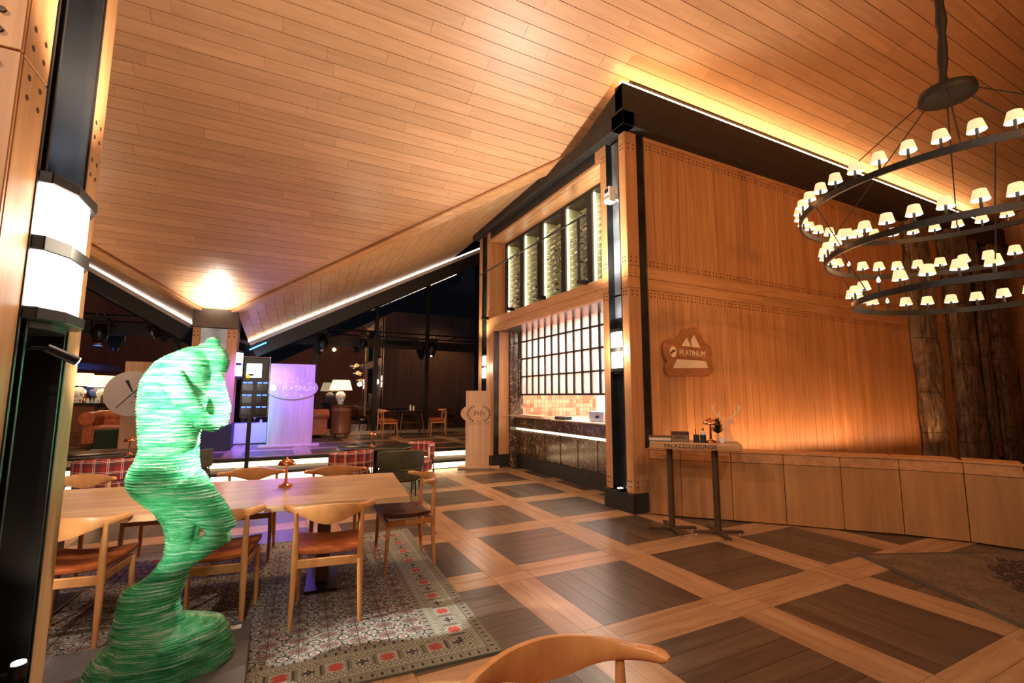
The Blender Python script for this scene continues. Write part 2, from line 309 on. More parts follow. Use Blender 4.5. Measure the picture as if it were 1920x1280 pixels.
# ------------------------------------------------------------------ mesh helpers
class MB:
    def __init__(s): s.v = []; s.f = []
    def add(s, v, f, T=None):
        n = len(s.v)
        s.v += [tuple(T @ Vector(p)) if T else tuple(p) for p in v]; s.f += [tuple(i+n for i in q) for q in f]; return s
    def hexa(s, p, T=None): return s.add(p, [(0, 3, 2, 1), (4, 5, 6, 7), (0, 1, 5, 4), (1, 2, 6, 5), (2, 3, 7, 6), (3, 0, 4, 7)], T)
    def box(s, x0, x1, y0, y1, z0, z1, T=None):
        return s.hexa([(x0, y0, z0), (x1, y0, z0), (x1, y1, z0), (x0, y1, z0), (x0, y0, z1), (x1, y0, z1), (x1, y1, z1), (x0, y1, z1)], T)
    def loft(s, rings, caps=True, T=None):
        n = len(rings[0]); v = [p for r in rings for p in r]; f = []
        for i in range(len(rings)-1):
            for j in range(n): f.append((i*n+j, i*n+(j+1) % n, (i+1)*n+(j+1) % n, (i+1)*n+j))
        if caps: f.append(tuple(range(n))[::-1]); f.append(tuple((len(rings)-1)*n+j for j in range(n)))
        return s.add(v, f, T)
    def lathe(s, prof, n=24, c=(0, 0, 0), T=None):
        return s.loft([[(c[0]+r*math.cos(2*math.pi*j/n), c[1]+r*math.sin(2*math.pi*j/n), c[2]+z) for j in range(n)] for r, z in prof], True, T)
    def tube(s, pts, rad, n=8, T=None, ex=1.0):
        pts = [Vector(p) for p in pts]; rings = []
        if not hasattr(rad, '__len__'): rad = [rad]*len(pts)
        prev = None
        for i, p in enumerate(pts):
            d = (pts[min(i+1, len(pts)-1)]-pts[max(i-1, 0)]).normalized()
            if prev is None:
                a = Vector((0, 0, 1)) if abs(d.z) < .9 else Vector((1, 0, 0)); x = d.cross(a).normalized()
            else: x = (prev-d*prev.dot(d)).normalized()
            prev = x; y = d.cross(x)
            rings.append([tuple(p+x*rad[i]*math.cos(2*math.pi*j/n)+y*rad[i]*ex*math.sin(2*math.pi*j/n)) for j in range(n)])
        return s.loft(rings, True, T)
    def prism(s, poly, z0, z1, T=None):
        n = len(poly)
        return s.add([(x, y, z0) for x, y in poly]+[(x, y, z1) for x, y in poly], [tuple(range(n))[::-1], tuple(range(n, 2*n))]+[(i, (i+1) % n, n+(i+1) % n, n+i) for i in range(n)], T)
    def ball(s, c, rx, ry, rz, nu=14, nv=9, T=None):
        pr = []
        for i in range(nv+1):
            a = math.pi*i/nv; r = max(math.sin(a), .02); pr.append([(c[0]+rx*r*math.cos(2*math.pi*j/nu), c[1]+ry*r*math.sin(2*math.pi*j/nu), c[2]-rz*math.cos(a)) for j in range(nu)])
        return s.loft(pr, True, T)
    def mesh(s, name, m, smooth=False):
        me = bpy.data.meshes.new(name); me.from_pydata(s.v, [], s.f); me.update()
        if m: me.materials.append(m)
        bm = bmesh.new(); bm.from_mesh(me); bmesh.ops.recalc_face_normals(bm, faces=bm.faces); bm.to_mesh(me); bm.free()
        if smooth:
            for p in me.polygons: p.use_smooth = True
        return me
    def build(s, name, m, parent=None, smooth=False, bevel=0, seg=2, ang=35):
        o = bpy.data.objects.new(name, s.mesh(name, m, smooth)); COL.objects.link(o); o.parent = parent
        if bevel:
            b = o.modifiers.new('bevel', 'BEVEL'); b.width = bevel; b.segments = seg; b.limit_method = 'ANGLE'; b.angle_limit = R(ang)
        if smooth:
            try:
                e = o.modifiers.new('split', 'EDGE_SPLIT'); e.split_angle = R(50)
            except Exception: pass
        return o
def tag(o, label=None, cat=None, group=None, kind=None):
    if label: o['label'] = label
    if cat: o['category'] = cat
    if group: o['group'] = group
    if kind: o['kind'] = kind
    return o
def thing(name, label, cat, loc=(0, 0, 0), rz=0, group=None):
    o = bpy.data.objects.new(name, None); COL.objects.link(o); o.location = loc; o.rotation_euler = (0, 0, rz); o.empty_display_size = .1
    return tag(o, label, cat, group)
def struct(o, label=None): o['kind'] = 'structure'; 
def kids(o): return [c for c in bpy.data.objects if c.parent == o]
CH = {}
def dup(root, loc, rz, label, group=None, scale=None):
    if root.name not in CH: CH[root.name] = (root, [(c, kids(c)) for c in kids(root)])
    r = root.copy(); COL.objects.link(r); r.location = loc; r.rotation_euler = (0, 0, rz)
    if scale: r.scale = scale
    r['label'] = label
    if group: r['group'] = group
    for c, gs in CH[root.name][1]:
        d = c.copy(); COL.objects.link(d); d.parent = r
        for g in gs:
            e = g.copy(); COL.objects.link(e); e.parent = d
    return r
CUBES = {}
def unit(m):
    if m.name not in CUBES: CUBES[m.name] = MB().box(-.5, .5, -.5, .5, -.5, .5).mesh('piece', m)
    return CUBES[m.name]
def pieces(name, m, boxes, parent, limit=300, basis=None):
    """boxes: (center, (lx,ly,lz)) in the basis frame; nearest ones in view become objects, the rest one joined part"""
    B = basis or Matrix.Identity(3)
    L = []
    for c, s in boxes:
        d = Vector(c)-CAM; z = d.dot(fw)
        L.append((d.length if z > .4*d.length else d.length+100, c, s))
    L.sort(key=lambda t: t[0])
    me = None
    for k, (q, c, s) in enumerate(L):
        if k < limit:
            o = bpy.data.objects.new(name, unit(m)); COL.objects.link(o); o.parent = parent
            T = (B @ Matrix.Diagonal(Vector(s))).to_4x4(); T.translation = Vector(c); o.matrix_local = T
        else:
            if me is None: me = MB()
            T = B.to_4x4(); T.translation = Vector(c)
            me.box(-s[0]/2, s[0]/2, -s[1]/2, s[1]/2, -s[2]/2, s[2]/2, T)
    if me: tag(me.build('distant_'+name+'s', m, parent), kind='stuff')
def textobj(s, size, depth, m, parent, T, name='lettering', ax='CENTER', sx=1.0, spacing=1.0):
    cu = bpy.data.curves.new('t', 'FONT'); cu.body = s; cu.size = size; cu.extrude = depth; cu.align_x = ax; cu.align_y = 'CENTER'; cu.space_character = spacing
    o = bpy.data.objects.new('t', cu); COL.objects.link(o)
    dg = bpy.context.evaluated_depsgraph_get(); me = bpy.data.meshes.new_from_object(o.evaluated_get(dg)); me.materials.clear(); me.materials.append(m)
    bpy.data.objects.remove(o); me.name = name
    for v in me.vertices: v.co.x *= sx
    r = bpy.data.objects.new(name, me); COL.objects.link(r); r.parent = parent; r.matrix_local = T; return r
FACE_Y = Matrix(((1, 0, 0, 0), (0, 0, -1, 0), (0, 1, 0, 0), (0, 0, 0, 1)))   # text plane XY -> XZ facing -y
def at(x, y, z, T=FACE_Y): return Matrix.Translation((x, y, z)) @ T

# ------------------------------------------------------------------ floor
Px, Py, wx, wy, ox, oy = 1.266, 1.247, .335, .319, 2.031, 2.651
def floor_pieces(y0, y1, x0, x1, z, parent, nd, nl, shift=0):
    D = {'x': [], 'y': []}; Lt = {'x': [], 'y': []}; g = .003
    i0 = int(math.floor((x0-ox)/Px))-1; i1 = int(math.ceil((x1-ox)/Px))+1
    j0 = int(math.floor((y0-oy-shift)/Py))-1; j1 = int(math.ceil((y1-oy-shift)/Py))+1
    def put(dst, a, b, c, d):
        a, b, c, d = max(a, x0), min(b, x1), max(c, y0), min(d, y1)
        if b-a < .02 or d-c < .02: return
        dst.append((((a+b)/2, (c+d)/2, z-.011), (b-a-g, d-c-g, .022)))
    for i in range(i0, i1):
        for j in range(j0, j1):
            X = ox+i*Px; Y = oy+shift+j*Py; tw = Px-wx; th = Py-wy
            if (i+j) % 2 == 0:
                for k in range(6): put(D['y'], X+tw*k/6, X+tw*(k+1)/6, Y, Y+th)
            else:
                for k in range(6): put(D['x'], X, X+tw, Y+th*k/6, Y+th*(k+1)/6)
            for k in range(2): put(Lt['x'], X, X+tw, Y+th+wy*k/2, Y+th+wy*(k+1)/2)      # band along x, above tile
            for k in range(2): put(Lt['y'], X+tw+wx*k/2, X+tw+wx*(k+1)/2, Y, Y+th)      # band along y, right of tile
            if (i+j) % 2 == 0:
                for k in range(2): put(Lt['y'], X+tw+wx*k/2, X+tw+wx*(k+1)/2, Y+th, Y+th+wy)
            else:
                for k in range(2): put(Lt['x'], X+tw, X+tw+wx, Y+th+wy*k/2, Y+th+wy*(k+1)/2)
    pieces('dark_plank', m_flD_x, D['x'], parent, nd); pieces('smoked_plank', m_flD_y, D['y'], parent, nd)
    pieces('light_plank', m_flL_x, Lt['x'], parent, nl); pieces('oak_plank', m_flL_y, Lt['y'], parent, nl)
fl = MB().box(-10, 17.5, -6, 9.62, -.2, -.022).build('floor', m_backing); struct(fl)
floor_pieces(-1.2, 9.6, -6, 16.9, 0, fl, 140, 140)
# raised platform and steps
pf = MB().box(-10, 8.5, 10.27, 15.9, -.2, .318).build('floor_platform', m_backing); struct(pf)
floor_pieces(10.33, 15.5, -6, 8, .34, pf, 60, 60, .4)
st = MB().box(-10, 4.15, 9.66, 10.3, 0, .118).build('trim_1', m_black2); struct(st)
MB().box(-10, 4.15, 9.60, 10.32, .125, .17).build('tread', m_black2, st, bevel=.006)
MB().box(-10, 4.15, 9.645, 9.66, .012, .115).build('light_strip', m_ledS, st)
MB().box(-10, 4.4, 10.22, 10.34, .285, .342).build('nosing', m_black2, st, bevel=.006)
MB().box(-10, 4.4, 10.262, 10.272, .18, .275).build('light_strip', m_ledS, st)

# ------------------------------------------------------------------ ceiling
SL = .3882; Z0 = 6.093; Y0 = 4.92
def cz(y): return Z0-SL*(y-Y0)
sl = 1/math.sqrt(1+SL*SL)
Bc = Matrix(((1, 0, 0), (0, sl, SL*sl), (0, -SL*sl, sl)))     # columns x, slope, normal
def hipR(y): return -.84+(11.95-y)*(5.24/5.75)
def hipL(y): return -1.59-(11.95-y)*(1.41/1.75)
mb = MB()
def slab(poly):
    p = [(x, y, cz(y)+.022) for x, y in poly]; q = [(x, y, cz(y)+.1) for x, y in poly]; n = len(p)
    mb.add(p+q, [tuple(range(n)), tuple(range(n, 2*n))[::-1]]+[(i, (i+1) % n, n+(i+1) % n, n+i) for i in range(n)])
slab([(-9.5, -6), (17.5, -6), (17.5, 5.1), (4.5, 5.1), (4.5, 6.1), (-.80, 12.0), (-1.63, 12.0), (-9.5, 2.2)])
ce = mb.build('ceiling', m_backing); struct(ce)
rows = []; w = .1737; y = 12.0-w; k = 0
rnd = random.Random(3)
while y > -3:
    yc = y+w/2; xl = max(-9.3, hipL(y+w*.5)-.02); xr = 17.4 if y+w < 5.05 else min(4.4, hipR(y+w*.5)+.02)
    x = xl-rnd.uniform(0, 2.2)
    while x < xr:
        L = rnd.choice((1.2, 1.6, 1.9, 2.2, 2.2, 2.6)); a, b = max(x, xl), min(x+L, xr)
        if b-a > .05: rows.append((((a+b)/2, yc, cz(yc)+.011), (b-a-.003, w/sl-.007, .022)))
        x += L
    y -= w; k += 1
pieces('plank', m_ceil, rows, ce, 300, Bc)
def ruled(name, H0, H1, L0, L1, n, out):
    H0, H1, L0, L1 = map(Vector, (H0, H1, L0, L1))
    T = MB(); up_ = Vector((0, 0, .05))
    g = .0035
    q = [H0, H1, L1, L0]; 
    # backing, split finely so that it follows the twist
    bk = MB()
    for i in range(24):
        a, b = i/24, (i+1)/24
        P = [H0.lerp(H1, a), H0.lerp(H1, b), L0.lerp(L1, b), L0.lerp(L1, a)]
        bk.hexa([p+Vector((0, 0, .03)) for p in P]+[p+Vector((0, 0, .09)) for p in P])
    bo = bk.build(name, m_backing); struct(bo)
    for i in range(n):
        a, b = i/n, (i+1)/n; da = .004/((H1-H0).length)
        P = [H0.lerp(H1, a+da), H0.lerp(H1, b-da), L0.lerp(L1, b-da), L0.lerp(L1, a+da)]
        dz = rnd.uniform(0, .003)
        pm = MB(); A0, A1, B1, B0 = P
        for q in range(8):
            u, v_ = q/8, (q+1)/8; Q = [A0.lerp(B0, u), A1.lerp(B1, u), A1.lerp(B1, v_), A0.lerp(B0, v_)]
            pm.hexa([p+Vector((0, 0, dz)) for p in Q]+[p+Vector((0, 0, .018+dz)) for p in Q])
        pm.build('plank', m_oakR, bo)
    # trim boards along the hip
    d = (H1-H0).normalized(); s = Vector((-d.y, d.x, 0)).normalized()*out
    for o0, o1 in ((-.14, 0.0), (.004, .13)):
        P = [H0+s*o0, H1+s*o0, H1+s*o1, H0+s*o1]
        MB().hexa([p-Vector((0, 0, .028)) for p in P]+[p+Vector((0, 0, .01)) for p in P]).build('hip_board', m_oakX, bo)
    return bo
HR0, HR1 = (-.84, 11.95, 3.365), (4.42, 6.18, 5.60)
LR0, LR1 = (-.62, 12.6, 2.80), (4.42, 12.6, 5.49)
ruled('ceiling_slope', HR0, HR1, LR0, LR1, 30, 1)
HL0, HL1 = (-1.60, 11.95, 3.36), (-9.5, 2.15, 7.17)
LL0, LL1 = (-1.73, 12.6, 3.14), (-9.5, 12.6, 7.70)
ruled('ceiling_slope', HL0, HL1, LL0, LL1, 30, -1)
# raked eaves beams with a light line on top
def eave(name, A, B):
    A, B = Vector(A), Vector(B); d = (B-A).normalized(); nz = Vector((-d.z, 0, d.x)); nz = nz if nz.z > 0 else -nz
    def bar(y0, y1, a, b): 
        P = []
        for t in (A, B):
            P.append(t+nz*a)
        Q = [p+nz*(b-a) for p in P]
        return MB().hexa([(P[0].x, y0, P[0].z), (P[1].x, y0, P[1].z), (P[1].x, y1, P[1].z), (P[0].x, y1, P[0].z), (Q[0].x, y0, Q[0].z), (Q[1].x, y0, Q[1].z), (Q[1].x, y1, Q[1].z), (Q[0].x, y1, Q[0].z)])
    o = bar(12.62, 12.9, -.42, -.13).build(name, m_black2); struct(o)
    bar(12.56, 12.75, -.030, .0).build('light_line', m_ledW, o)
    bar(12.55, 12.8, -.12, -.032).build('white_rail', plain('white_rail', (.55, .5, .48), .5, 0, .05), o)
    return o
eave('trim_2', LR0, (6.6, 12.6, LR0[2]+(5.49-2.80)/5.04*7.22))
eave('trim_3', LL0, LL1)
# sloping soffit between the eaves and the glazing (dark)
mb = MB()
for A, B in ((LR0, (6.9, 12.6, 6.83)), (LL0, (-9.5, 12.6, 7.7))):
    n = 10
    for i in range(n):
        a = Vector(A).lerp(Vector(B), i/n); b = Vector(A).lerp(Vector(B), (i+1)/n)
        def far(p): return Vector((p.x, 15.9, 1.5+(p.z-1.5)*15.9/12.6+.3))
        P = [a-Vector((0, 0, .1)), b-Vector((0, 0, .1)), far(b), far(a)]
        mb.hexa([p for p in P]+[p+Vector((0, 0, .08)) for p in P])
P = [Vector(LL0)-Vector((0, 0, .1)), Vector(LR0)-Vector((0, 0, .1)), Vector((LR0[0], 15.9, 3.4)), Vector((LL0[0], 15.9, 3.9))]
mb.hexa(P+[p+Vector((0, 0, .08)) for p in P])
so = mb.build('ceiling_soffit', m_black2); struct(so)

# ------------------------------------------------------------------ glazed back wall
gf = MB().box(-9.6, 8.4, 15.45, 15.6, .34, .42).build('window_1', m_tilew); struct(gf)
MB().box(-9.6, 8.4, 15.42, 15.56, 3.08, 3.36).build('transom', m_black, gf)
mx = [-9.5, -7.9, -6.3, -4.7, -2.45, -.75, 1.08, 2.88, 4.58, 6.4, 8.3]
for x in mx: MB().box(x-.06, x+.06, 15.43, 15.57, .42, 8.2).build('mullion', m_black, gf)
for a, b in zip(mx[:-1], mx[1:]):
    for z0, z1 in ((.42, 3.08), (3.36, 8.2)):
        MB().box(a+.06, b-.06, 15.49, 15.51, z0, z1).build('pane', m_glass, gf)
# night terrace beyond
te = MB().box(-26, 26, 15.9, 48, -.3, .2).build('ground_terrace', plain('dark_paving', (.03, .03, .035), .5, 0, .3)); struct(te)
m_canv = plain('blue_lit_canvas', (.10, .22, .34), .8, 0, .3, nscale=2)
def parasol(x, y, r, h, label):
    t = thing('parasol', label, 'parasol', (x, y, .2), 0, 'parasols on the dark terrace')
    MB().loft([[(r*f*math.cos(a*math.pi/4), r*f*math.sin(a*math.pi/4), z) for a in range(8)] for f, z in ((1, h-.75), (1, h-.55), (.05, h))]).build('canopy', m_canv, t)
    MB().tube([(0, 0, 0), (0, 0, h)], .05).build('pole', m_black, t)
parasol(-7.6, 23, 2.2, 3.0, 'blue-lit parasol on the terrace outside, behind the two cream lamps')
parasol(-2.3, 21, 1.7, 3.0, 'blue-lit parasol on the terrace outside, above the round white sign')
light('POINT', 'terrace_light', (-5.5, 21, 1.8), 60, (.08, .3, 1), size=.3)
light('POINT', 'terrace_light', (-2.2, 20, 2.2), 22, (.08, .3, 1), size=.3)
t = thing('tree', 'dark tree trunk outside the glass wall at far left', 'tree', (-5.6, 18, .2))
MB().tube([(0, 0, 0), (.05, 0, 2), (-.1, .1, 4), (.1, 0, 7)], [.42, .33, .3, .2], 12).build('trunk', plain('bark', (.03, .024, .02), .9, 0, .5, bump=.8), t, True)

# ------------------------------------------------------------------ shell walls out of sight / right end
def studs(parent, pts, r=.011, d=.004, nrm='y'):
    m = MB()
    for (x, y, z) in pts:
        if nrm == 'y': T = Matrix.Translation((x, y, z)) @ Matrix.Rotation(R(90), 4, 'X')
        else: T = Matrix.Translation((x, y, z)) @ Matrix.Rotation(R(-90), 4, 'Y')
        m.lathe([(r, -.002), (r, d)], 6, T=T)
    return tag(m.build('studs', m_stud, parent), kind='stuff')
wf = MB().box(-10, 17.5, -6.2, -6, 0, 9).build('wall_front', m_oakZ); struct(wf)
wl = MB().box(-10, -9.6, -6, 15.9, 0, 9).build('wall_left', m_oakZ); struct(wl)
we = MB().box(17.0, 17.3, -6, 5, 0, 9).build('wall_right', m_backing); struct(we)
bx = []
for k in range(66):
    yy = 4.8-k*.16-.08
    bx.append(((16.985, yy, 4.95), (.03, .154, 3.3))); bx.append(((16.985, yy, 1.5), (.03, .154, 3.0)))
pieces('board', m_oakZ, bx, we, 132)
MB().box(16.95, 17.0, -6, 4.85, 3.0, 3.3).build('rail_board', m_oakY, we)
# ------------------------------------------------------------------ long panelled wall behind the bench (plane y = 4.85)
YW = 4.85
wr = MB().box(4.5, 17.1, YW+.035, YW+.15, 0, 6.1).build('wall_back', m_backing); struct(wr)
up_b, lo_b = [], []; stp = []
for k in range(78):
    a = 4.60+k*.16
    if a > 16.9: break
    d = rnd.uniform(-.002, .002)
    up_b.append(((a+.08, YW+.02+d, 4.255), (.1535, .03, 1.88))); lo_b.append(((a+.08, YW+.02+d, 1.55), (.1535, .03, 2.88)))
    if a < 13:
        for u in (.045, .115):
            for z in (3.35, 3.40, 5.09, 5.14, 2.90, 2.95): stp.append((a+u, YW+.003, z))
pieces('board', m_oakZ, up_b+lo_b, wr, 160)
studs(wr, stp, .010)
for z0, z1 in ((2.995, 3.145), (3.152, 3.31), (5.2, 5.40)):
    for k in range(5):
        a = 4.59+k*2.5; MB().box(a+.002, min(a+2.496, 17), YW-.003, YW+.03, z0, z1).build('rail_board', m_oakX, wr)
MB().box(4.45, 4.585, YW+.01, YW+.05, .0, 5.3).build('black_fin', m_steelD, wr)
# cornice beam with concealed light
cb = MB().box(4.09, 17, 4.70, 4.95, 5.26, 5.50).build('beam', m_black2, None, bevel=.006); cb.name = 'trim_4'; struct(cb)
MB().box(4.13, 17, 4.74, 4.90, 5.50, 5.90).build('fascia', m_black2, cb)
MB().box(4.16, 15.6, 4.775, 4.83, 5.905, 5.955).build('light_strip', emis('led_cove', (1, .60, .28), 34), cb)
MB().box(4.09, 4.30, 4.70, 10.2, 5.26, 5.47).build('side_beam', m_black2, cb, bevel=.006)
MB().add([(4.13, 4.745, 5.47), (4.13, 4.745, 5.90), (4.13, 5.9, 5.47), (4.24, 4.745, 5.47), (4.24, 4.745, 5.90), (4.24, 5.9, 5.47)], [(0, 1, 2), (5, 4, 3), (0, 3, 4, 1), (1, 4, 5, 2), (2, 5, 3, 0)]).build('side_fascia', m_black2, cb)
# stone pilasters, wood strips and the black post at the far end
for x0, x1, d, z1 in ((11.75, 12.55, .22, 5.3), (13.35, 14.25, .26, 5.3), (14.62, 14.9, .2, 5.3), (15.6, 16.5, .22, 5.3)):
    p = MB(); n = 9; zb = 0
    t = tag(MB().box(x0+.06, x1-.06, YW-d+.06, YW-.006, .0, z1).build('stone_pilaster', m_stone), 'rough stone pilaster at the far end of the panelled wall', 'pilaster', 'stone pilasters at the dark end of the long wall')
    t['label'] = {11.75: 'leftmost rough stone pilaster at the far end of the panelled wall', 13.35: 'wide rough stone pilaster directly left of the black post', 14.62: 'narrow rough stone pilaster directly right of the black post', 15.6: 'rightmost rough stone pilaster beside the dark end wall'}[x0]
    while zb < z1-.1:
        h = rnd.choice((.55, .8, 1.1)); e = min(zb+h, z1); rings = []
        for z in [zb+(e-zb)*i/7 for i in range(8)]:
            edge = 1 if zb+.02 < z < e-.02 else .8; ring = []
            for i in range(20):
                a = 2*math.pi*i/20; cx, cy = (x0+x1)/2, YW-d/2; hx, hy = (x1-x0)/2, d/2
                c, s_ = math.cos(a), math.sin(a); q = 1/max(abs(c), abs(s_)); q = min(q, 1.2)
                nn = noise.noise(Vector((cx+c*2, cy+s_*2, z*1.3)))*.06
                ring.append((cx+c*q*(hx+nn)*(.97+.03*edge), cy+s_*q*(hy+nn*.8)*(.9+.1*edge), z))
            rings.append(ring)
        MB().loft(rings).build('stone', m_stone, t); zb = e+.01
MB().box(14.33, 14.6, YW-.14, YW+.02, 0, 5.3).build('black_post', m_black2, wr)
MB().box(16.55, 16.98, 3.6, 4.8, 0, .32).build('plinth', m_black2, we)

# ------------------------------------------------------------------ kitchen pavilion front (plane x = 4.235)
XK = 4.235
wk = MB().box(XK+.45, XK+.6, 4.95, 5.35, 0, 5.3).build('wall_kitchen', m_backing); struct(wk)
def bd(name, x0, x1, y0, y1, z0, z1, m, par=None, bev=.003): return MB().box(x0, x1, y0, y1, z0, z1).build(name, m, par or wk, bevel=bev, seg=1)
sp = []
def column(y0, y1, s0, s1, ch0, ch1, far):
    """two upright boards either side of a steel channel, split by a double band at z 3"""
    for a, b in (s0, s1):
        for z0, z1 in ((.25, 2.995), (3.0, 3.148), (3.155, 3.31), (3.315, 5.3)):
            bd('board', XK, XK+.12, a, b, z0, z1, m_oakZ)
        for z in (.33, .40, 2.90, 2.95, 3.37, 3.43, 5.02, 5.08):
            for u in (.3, .7): sp.append((XK-.001, a+(b-a)*u, z))
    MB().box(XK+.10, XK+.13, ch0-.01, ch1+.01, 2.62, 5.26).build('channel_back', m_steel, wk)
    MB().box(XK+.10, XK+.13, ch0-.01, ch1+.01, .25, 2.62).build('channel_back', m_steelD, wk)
    for a in (ch0, ch1-.012): MB().box(XK-.004, XK+.12, a, a+.012, .25, 5.26).build('channel_flange', m_steelD, wk)
    bd('base_block', XK-.03, XK+.24, y0-.02, y1+.02, 0, .245, m_black2, bev=.006)
column(4.85, 5.413, (4.857, 4.985), (5.268, 5.413), 4.985, 5.268, False)
column(9.28, 10.1, (9.49, 9.64), (9.91, 10.1), 9.64, 9.91, True)
bd('board', XK, XK+.12, 9.28, 9.485, .25, 3.245, m_oakZ)
for z0, z1 in ((.25, 2.995), (3.0, 3.148), (3.155, 3.31), (3.315, 5.3)): bd('board', XK-.001, XK+.21, YW-.006, YW+.006, z0, z1, m_oakZ)
for z in (.33, .40, 2.90, 2.95, 3.37, 3.43, 5.02, 5.08):
    pass
studs(wk, sp, .011, nrm='x')
studs(wk, [(XK+u, YW-.007, z) for u in (.06, .15) for z in (.33, .40, 2.90, 2.95, 3.37, 3.43, 5.02, 5.08)], .011)
bd('rail_board', XK, XK+.1, 5.415, 9.278, 2.935, 3.085, m_oakY); bd('rail_board', XK, XK+.1, 5.415, 9.278, 3.09, 3.245, m_oakY)
bd('head_board', XK, XK+.1, 5.415, 9.488, 5.03, 5.085, m_oakY); bd('head_board', XK, XK+.1, 5.415, 9.488, 5.30, 5.345, m_oakY)
bd('upright', XK, XK+.1, 5.415, 5.54, 5.087, 5.298, m_oakZ)
bd('louvre', XK-.015, XK+.1, 5.545, 9.43, 5.095, 5.29, m_black2)
bd('upright', XK, XK+.1, 9.435, 9.488, 5.087, 5.298, m_oakZ)
for k in range(3): bd('niche_ceiling_board', XK+.1+k*.1, XK+.197+k*.1, 5.3, 9.48, 5.03, 5.055, m_oakY)
for k in range(3): bd('niche_side_board', XK+.12+k*.09, XK+.207+k*.09, 9.485, 9.51, 3.245, 5.03, m_oakZ)
bd('niche_sill', XK+.1, XK+.42, 5.3, 9.49, 3.22, 3.248, m_oakY)
# reveal of the lower opening at its far end
bd('jamb_fin', XK+.02, XK+.13, 9.265, 9.285, .25, 2.93, m_steelD); bd('jamb_board', XK+.135, XK+.38, 9.255, 9.285, .27, 2.93, m_oakZ)
bd('jamb_marble', XK+.385, XK+.60, 9.20, 9.285, .0, 2.93, m_marble); bd('jamb_base', XK+.0, XK+.40, 9.245, 9.30, 0, .26, m_black2)
bd('soffit', XK+.1, XK+.75, 5.0, 9.4, 2.935, 2.96, plain('brushed_soffit', (.30, .27, .25), .28, .9, .1), bev=0)
bd('soffit_marble', XK+.60, XK+.70, 9.19, 9.28, 1.08, 2.93, m_marble)
# wine cabinet
wc = MB().box(4.66, 5.1, 5.35, 9.52, 5.0, 5.06).build('cabinet_top', m_black2); wc.name = 'wine_cabinet'
tag(wc, 'built-in backlit wine cabinet with five glass doors above the kitchen opening', 'cabinet')
m_cabin = plain('olive_cabinet_lining', (.66, .64, .42), .5, 0, .05)
MB().box(5.0, 5.1, 5.35, 9.52, 3.22, 5.0).build('back_panel', m_cabin, wc); MB().box(4.66, 5.0, 5.35, 9.52, 3.2, 3.24).build('cabinet_floor', m_cabin, wc)
ye = [9.49-.815*k for k in range(6)]
for k in range(5):
    a, b = ye[k+1], ye[k]
    MB().box(4.62, 4.66, b-.07, b, 3.25, 5.02).build('stile', m_black2, wc); MB().box(4.62, 4.66, a, a+.07, 3.25, 5.02).build('stile', m_black2, wc)
    MB().box(4.62, 4.66, a+.07, b-.07, 4.97, 5.02).build('rail', m_black2, wc)
    MB().box(4.66, 4.97, b-.03, b-.01, 3.24, 5.0).build('side_panel', m_cabin, wc)
    MB().box(4.668, 4.69, b-.10, b-.078, 3.26, 4.96).build('light_strip', m_ledG, wc)
    MB().box(4.63, 4.638, a+.07, b-.07, 3.25, 4.97).build('glass_door', m_cglass, wc)
    sh = MB()
    for r_ in range(14): sh.box(4.72, 4.99, a+.08, b-.11, 3.285+r_*.112, 3.291+r_*.112)
    tag(sh.build('bottle_rack', m_tilew, wc), kind='stuff')
m_bot = [plain('green_bottle_glass', (.05, .07, .02), .12, 0, .1), plain('amber_bottle_glass', (.16, .09, .02), .12, 0, .1), plain('pale_bottle', (.55, .50, .22), .15, 0, .1)]
m_lab = plain('bottle_label', (.78, .74, .60), .6, 0, .08)
protos = []
for i in range(3):
    b = MB().lathe([(.001, 0), (.036, .002), (.037, .01), (.037, .18), (.030, .21), (.014, .235), (.013, .29), (.015, .292), (.015, .30), (.001, .30)], 10).build('wine_bottle', m_bot[i], None, True)
    tag(b, 'wine bottle lying on its side in the lit wall cabinet', 'bottle', 'wine bottles in the lit cabinet')
    MB().lathe([(.0378, .05), (.0378, .14)], 10).build('paper_label', m_lab, b); MB().lathe([(.0158, .25), (.0158, .302)], 8).build('capsule', m_black, b)
    protos.append((b, kids(b)))
cnt = [0, 0, 0]
for k in range(5):
    for r_ in range(14):
        for q in range(2):
            i = rnd.choice((0, 0, 0, 1, 2)); src, ks = protos[i]
            y = ye[k+1]+.12+q*.31+rnd.uniform(0, .03); x = 4.80+rnd.uniform(-.03, .06)
            o = src if cnt[i] == 0 else src.copy()
            if cnt[i]:
                COL.objects.link(o)
                for c in ks: d = c.copy(); COL.objects.link(d); d.parent = o
            cnt[i] += 1
            o.location = (x, y, 3.291+r_*.112+.0385); o.rotation_euler = (R(-90), 0, R(rnd.choice((0, 0, 0))+rnd.uniform(-14, 14)))
            o['label'] = '%s wine bottle on rack %s from the top in the %s glass bay' % (('right', 'left')[q], ('fourteenth', 'thirteenth', 'twelfth', 'eleventh', 'tenth', 'ninth', 'eighth', 'seventh', 'sixth', 'fifth', 'fourth', 'third', 'second', 'first')[r_], ('nearest', 'second', 'middle', 'fourth', 'farthest')[4-k])
            o['group'] = 'wine bottles in the %s bay' % ('nearest', 'second', 'middle', 'fourth', 'farthest')[4-k]
# ladder rail on outrigger brackets
lr = thing('ladder_rail', 'thin black rail on four upright brackets in front of the wine cabinet', 'rail', (4.1, 5.9, 3.27))
MB().tube([(0, -.25, 1.0), (0, 3.9, 1.02)], .014, 8).build('rod', m_black, lr)
for yy in (-.1, 1.15, 2.4, 3.65):
    b = MB().box(-.03, .14, yy-.03, yy+.03, -.04, .02).build('bracket', m_black, lr); MB().box(-.02, .012, yy-.016, yy+.016, .02, 1.0).build('upright', m_black, lr)
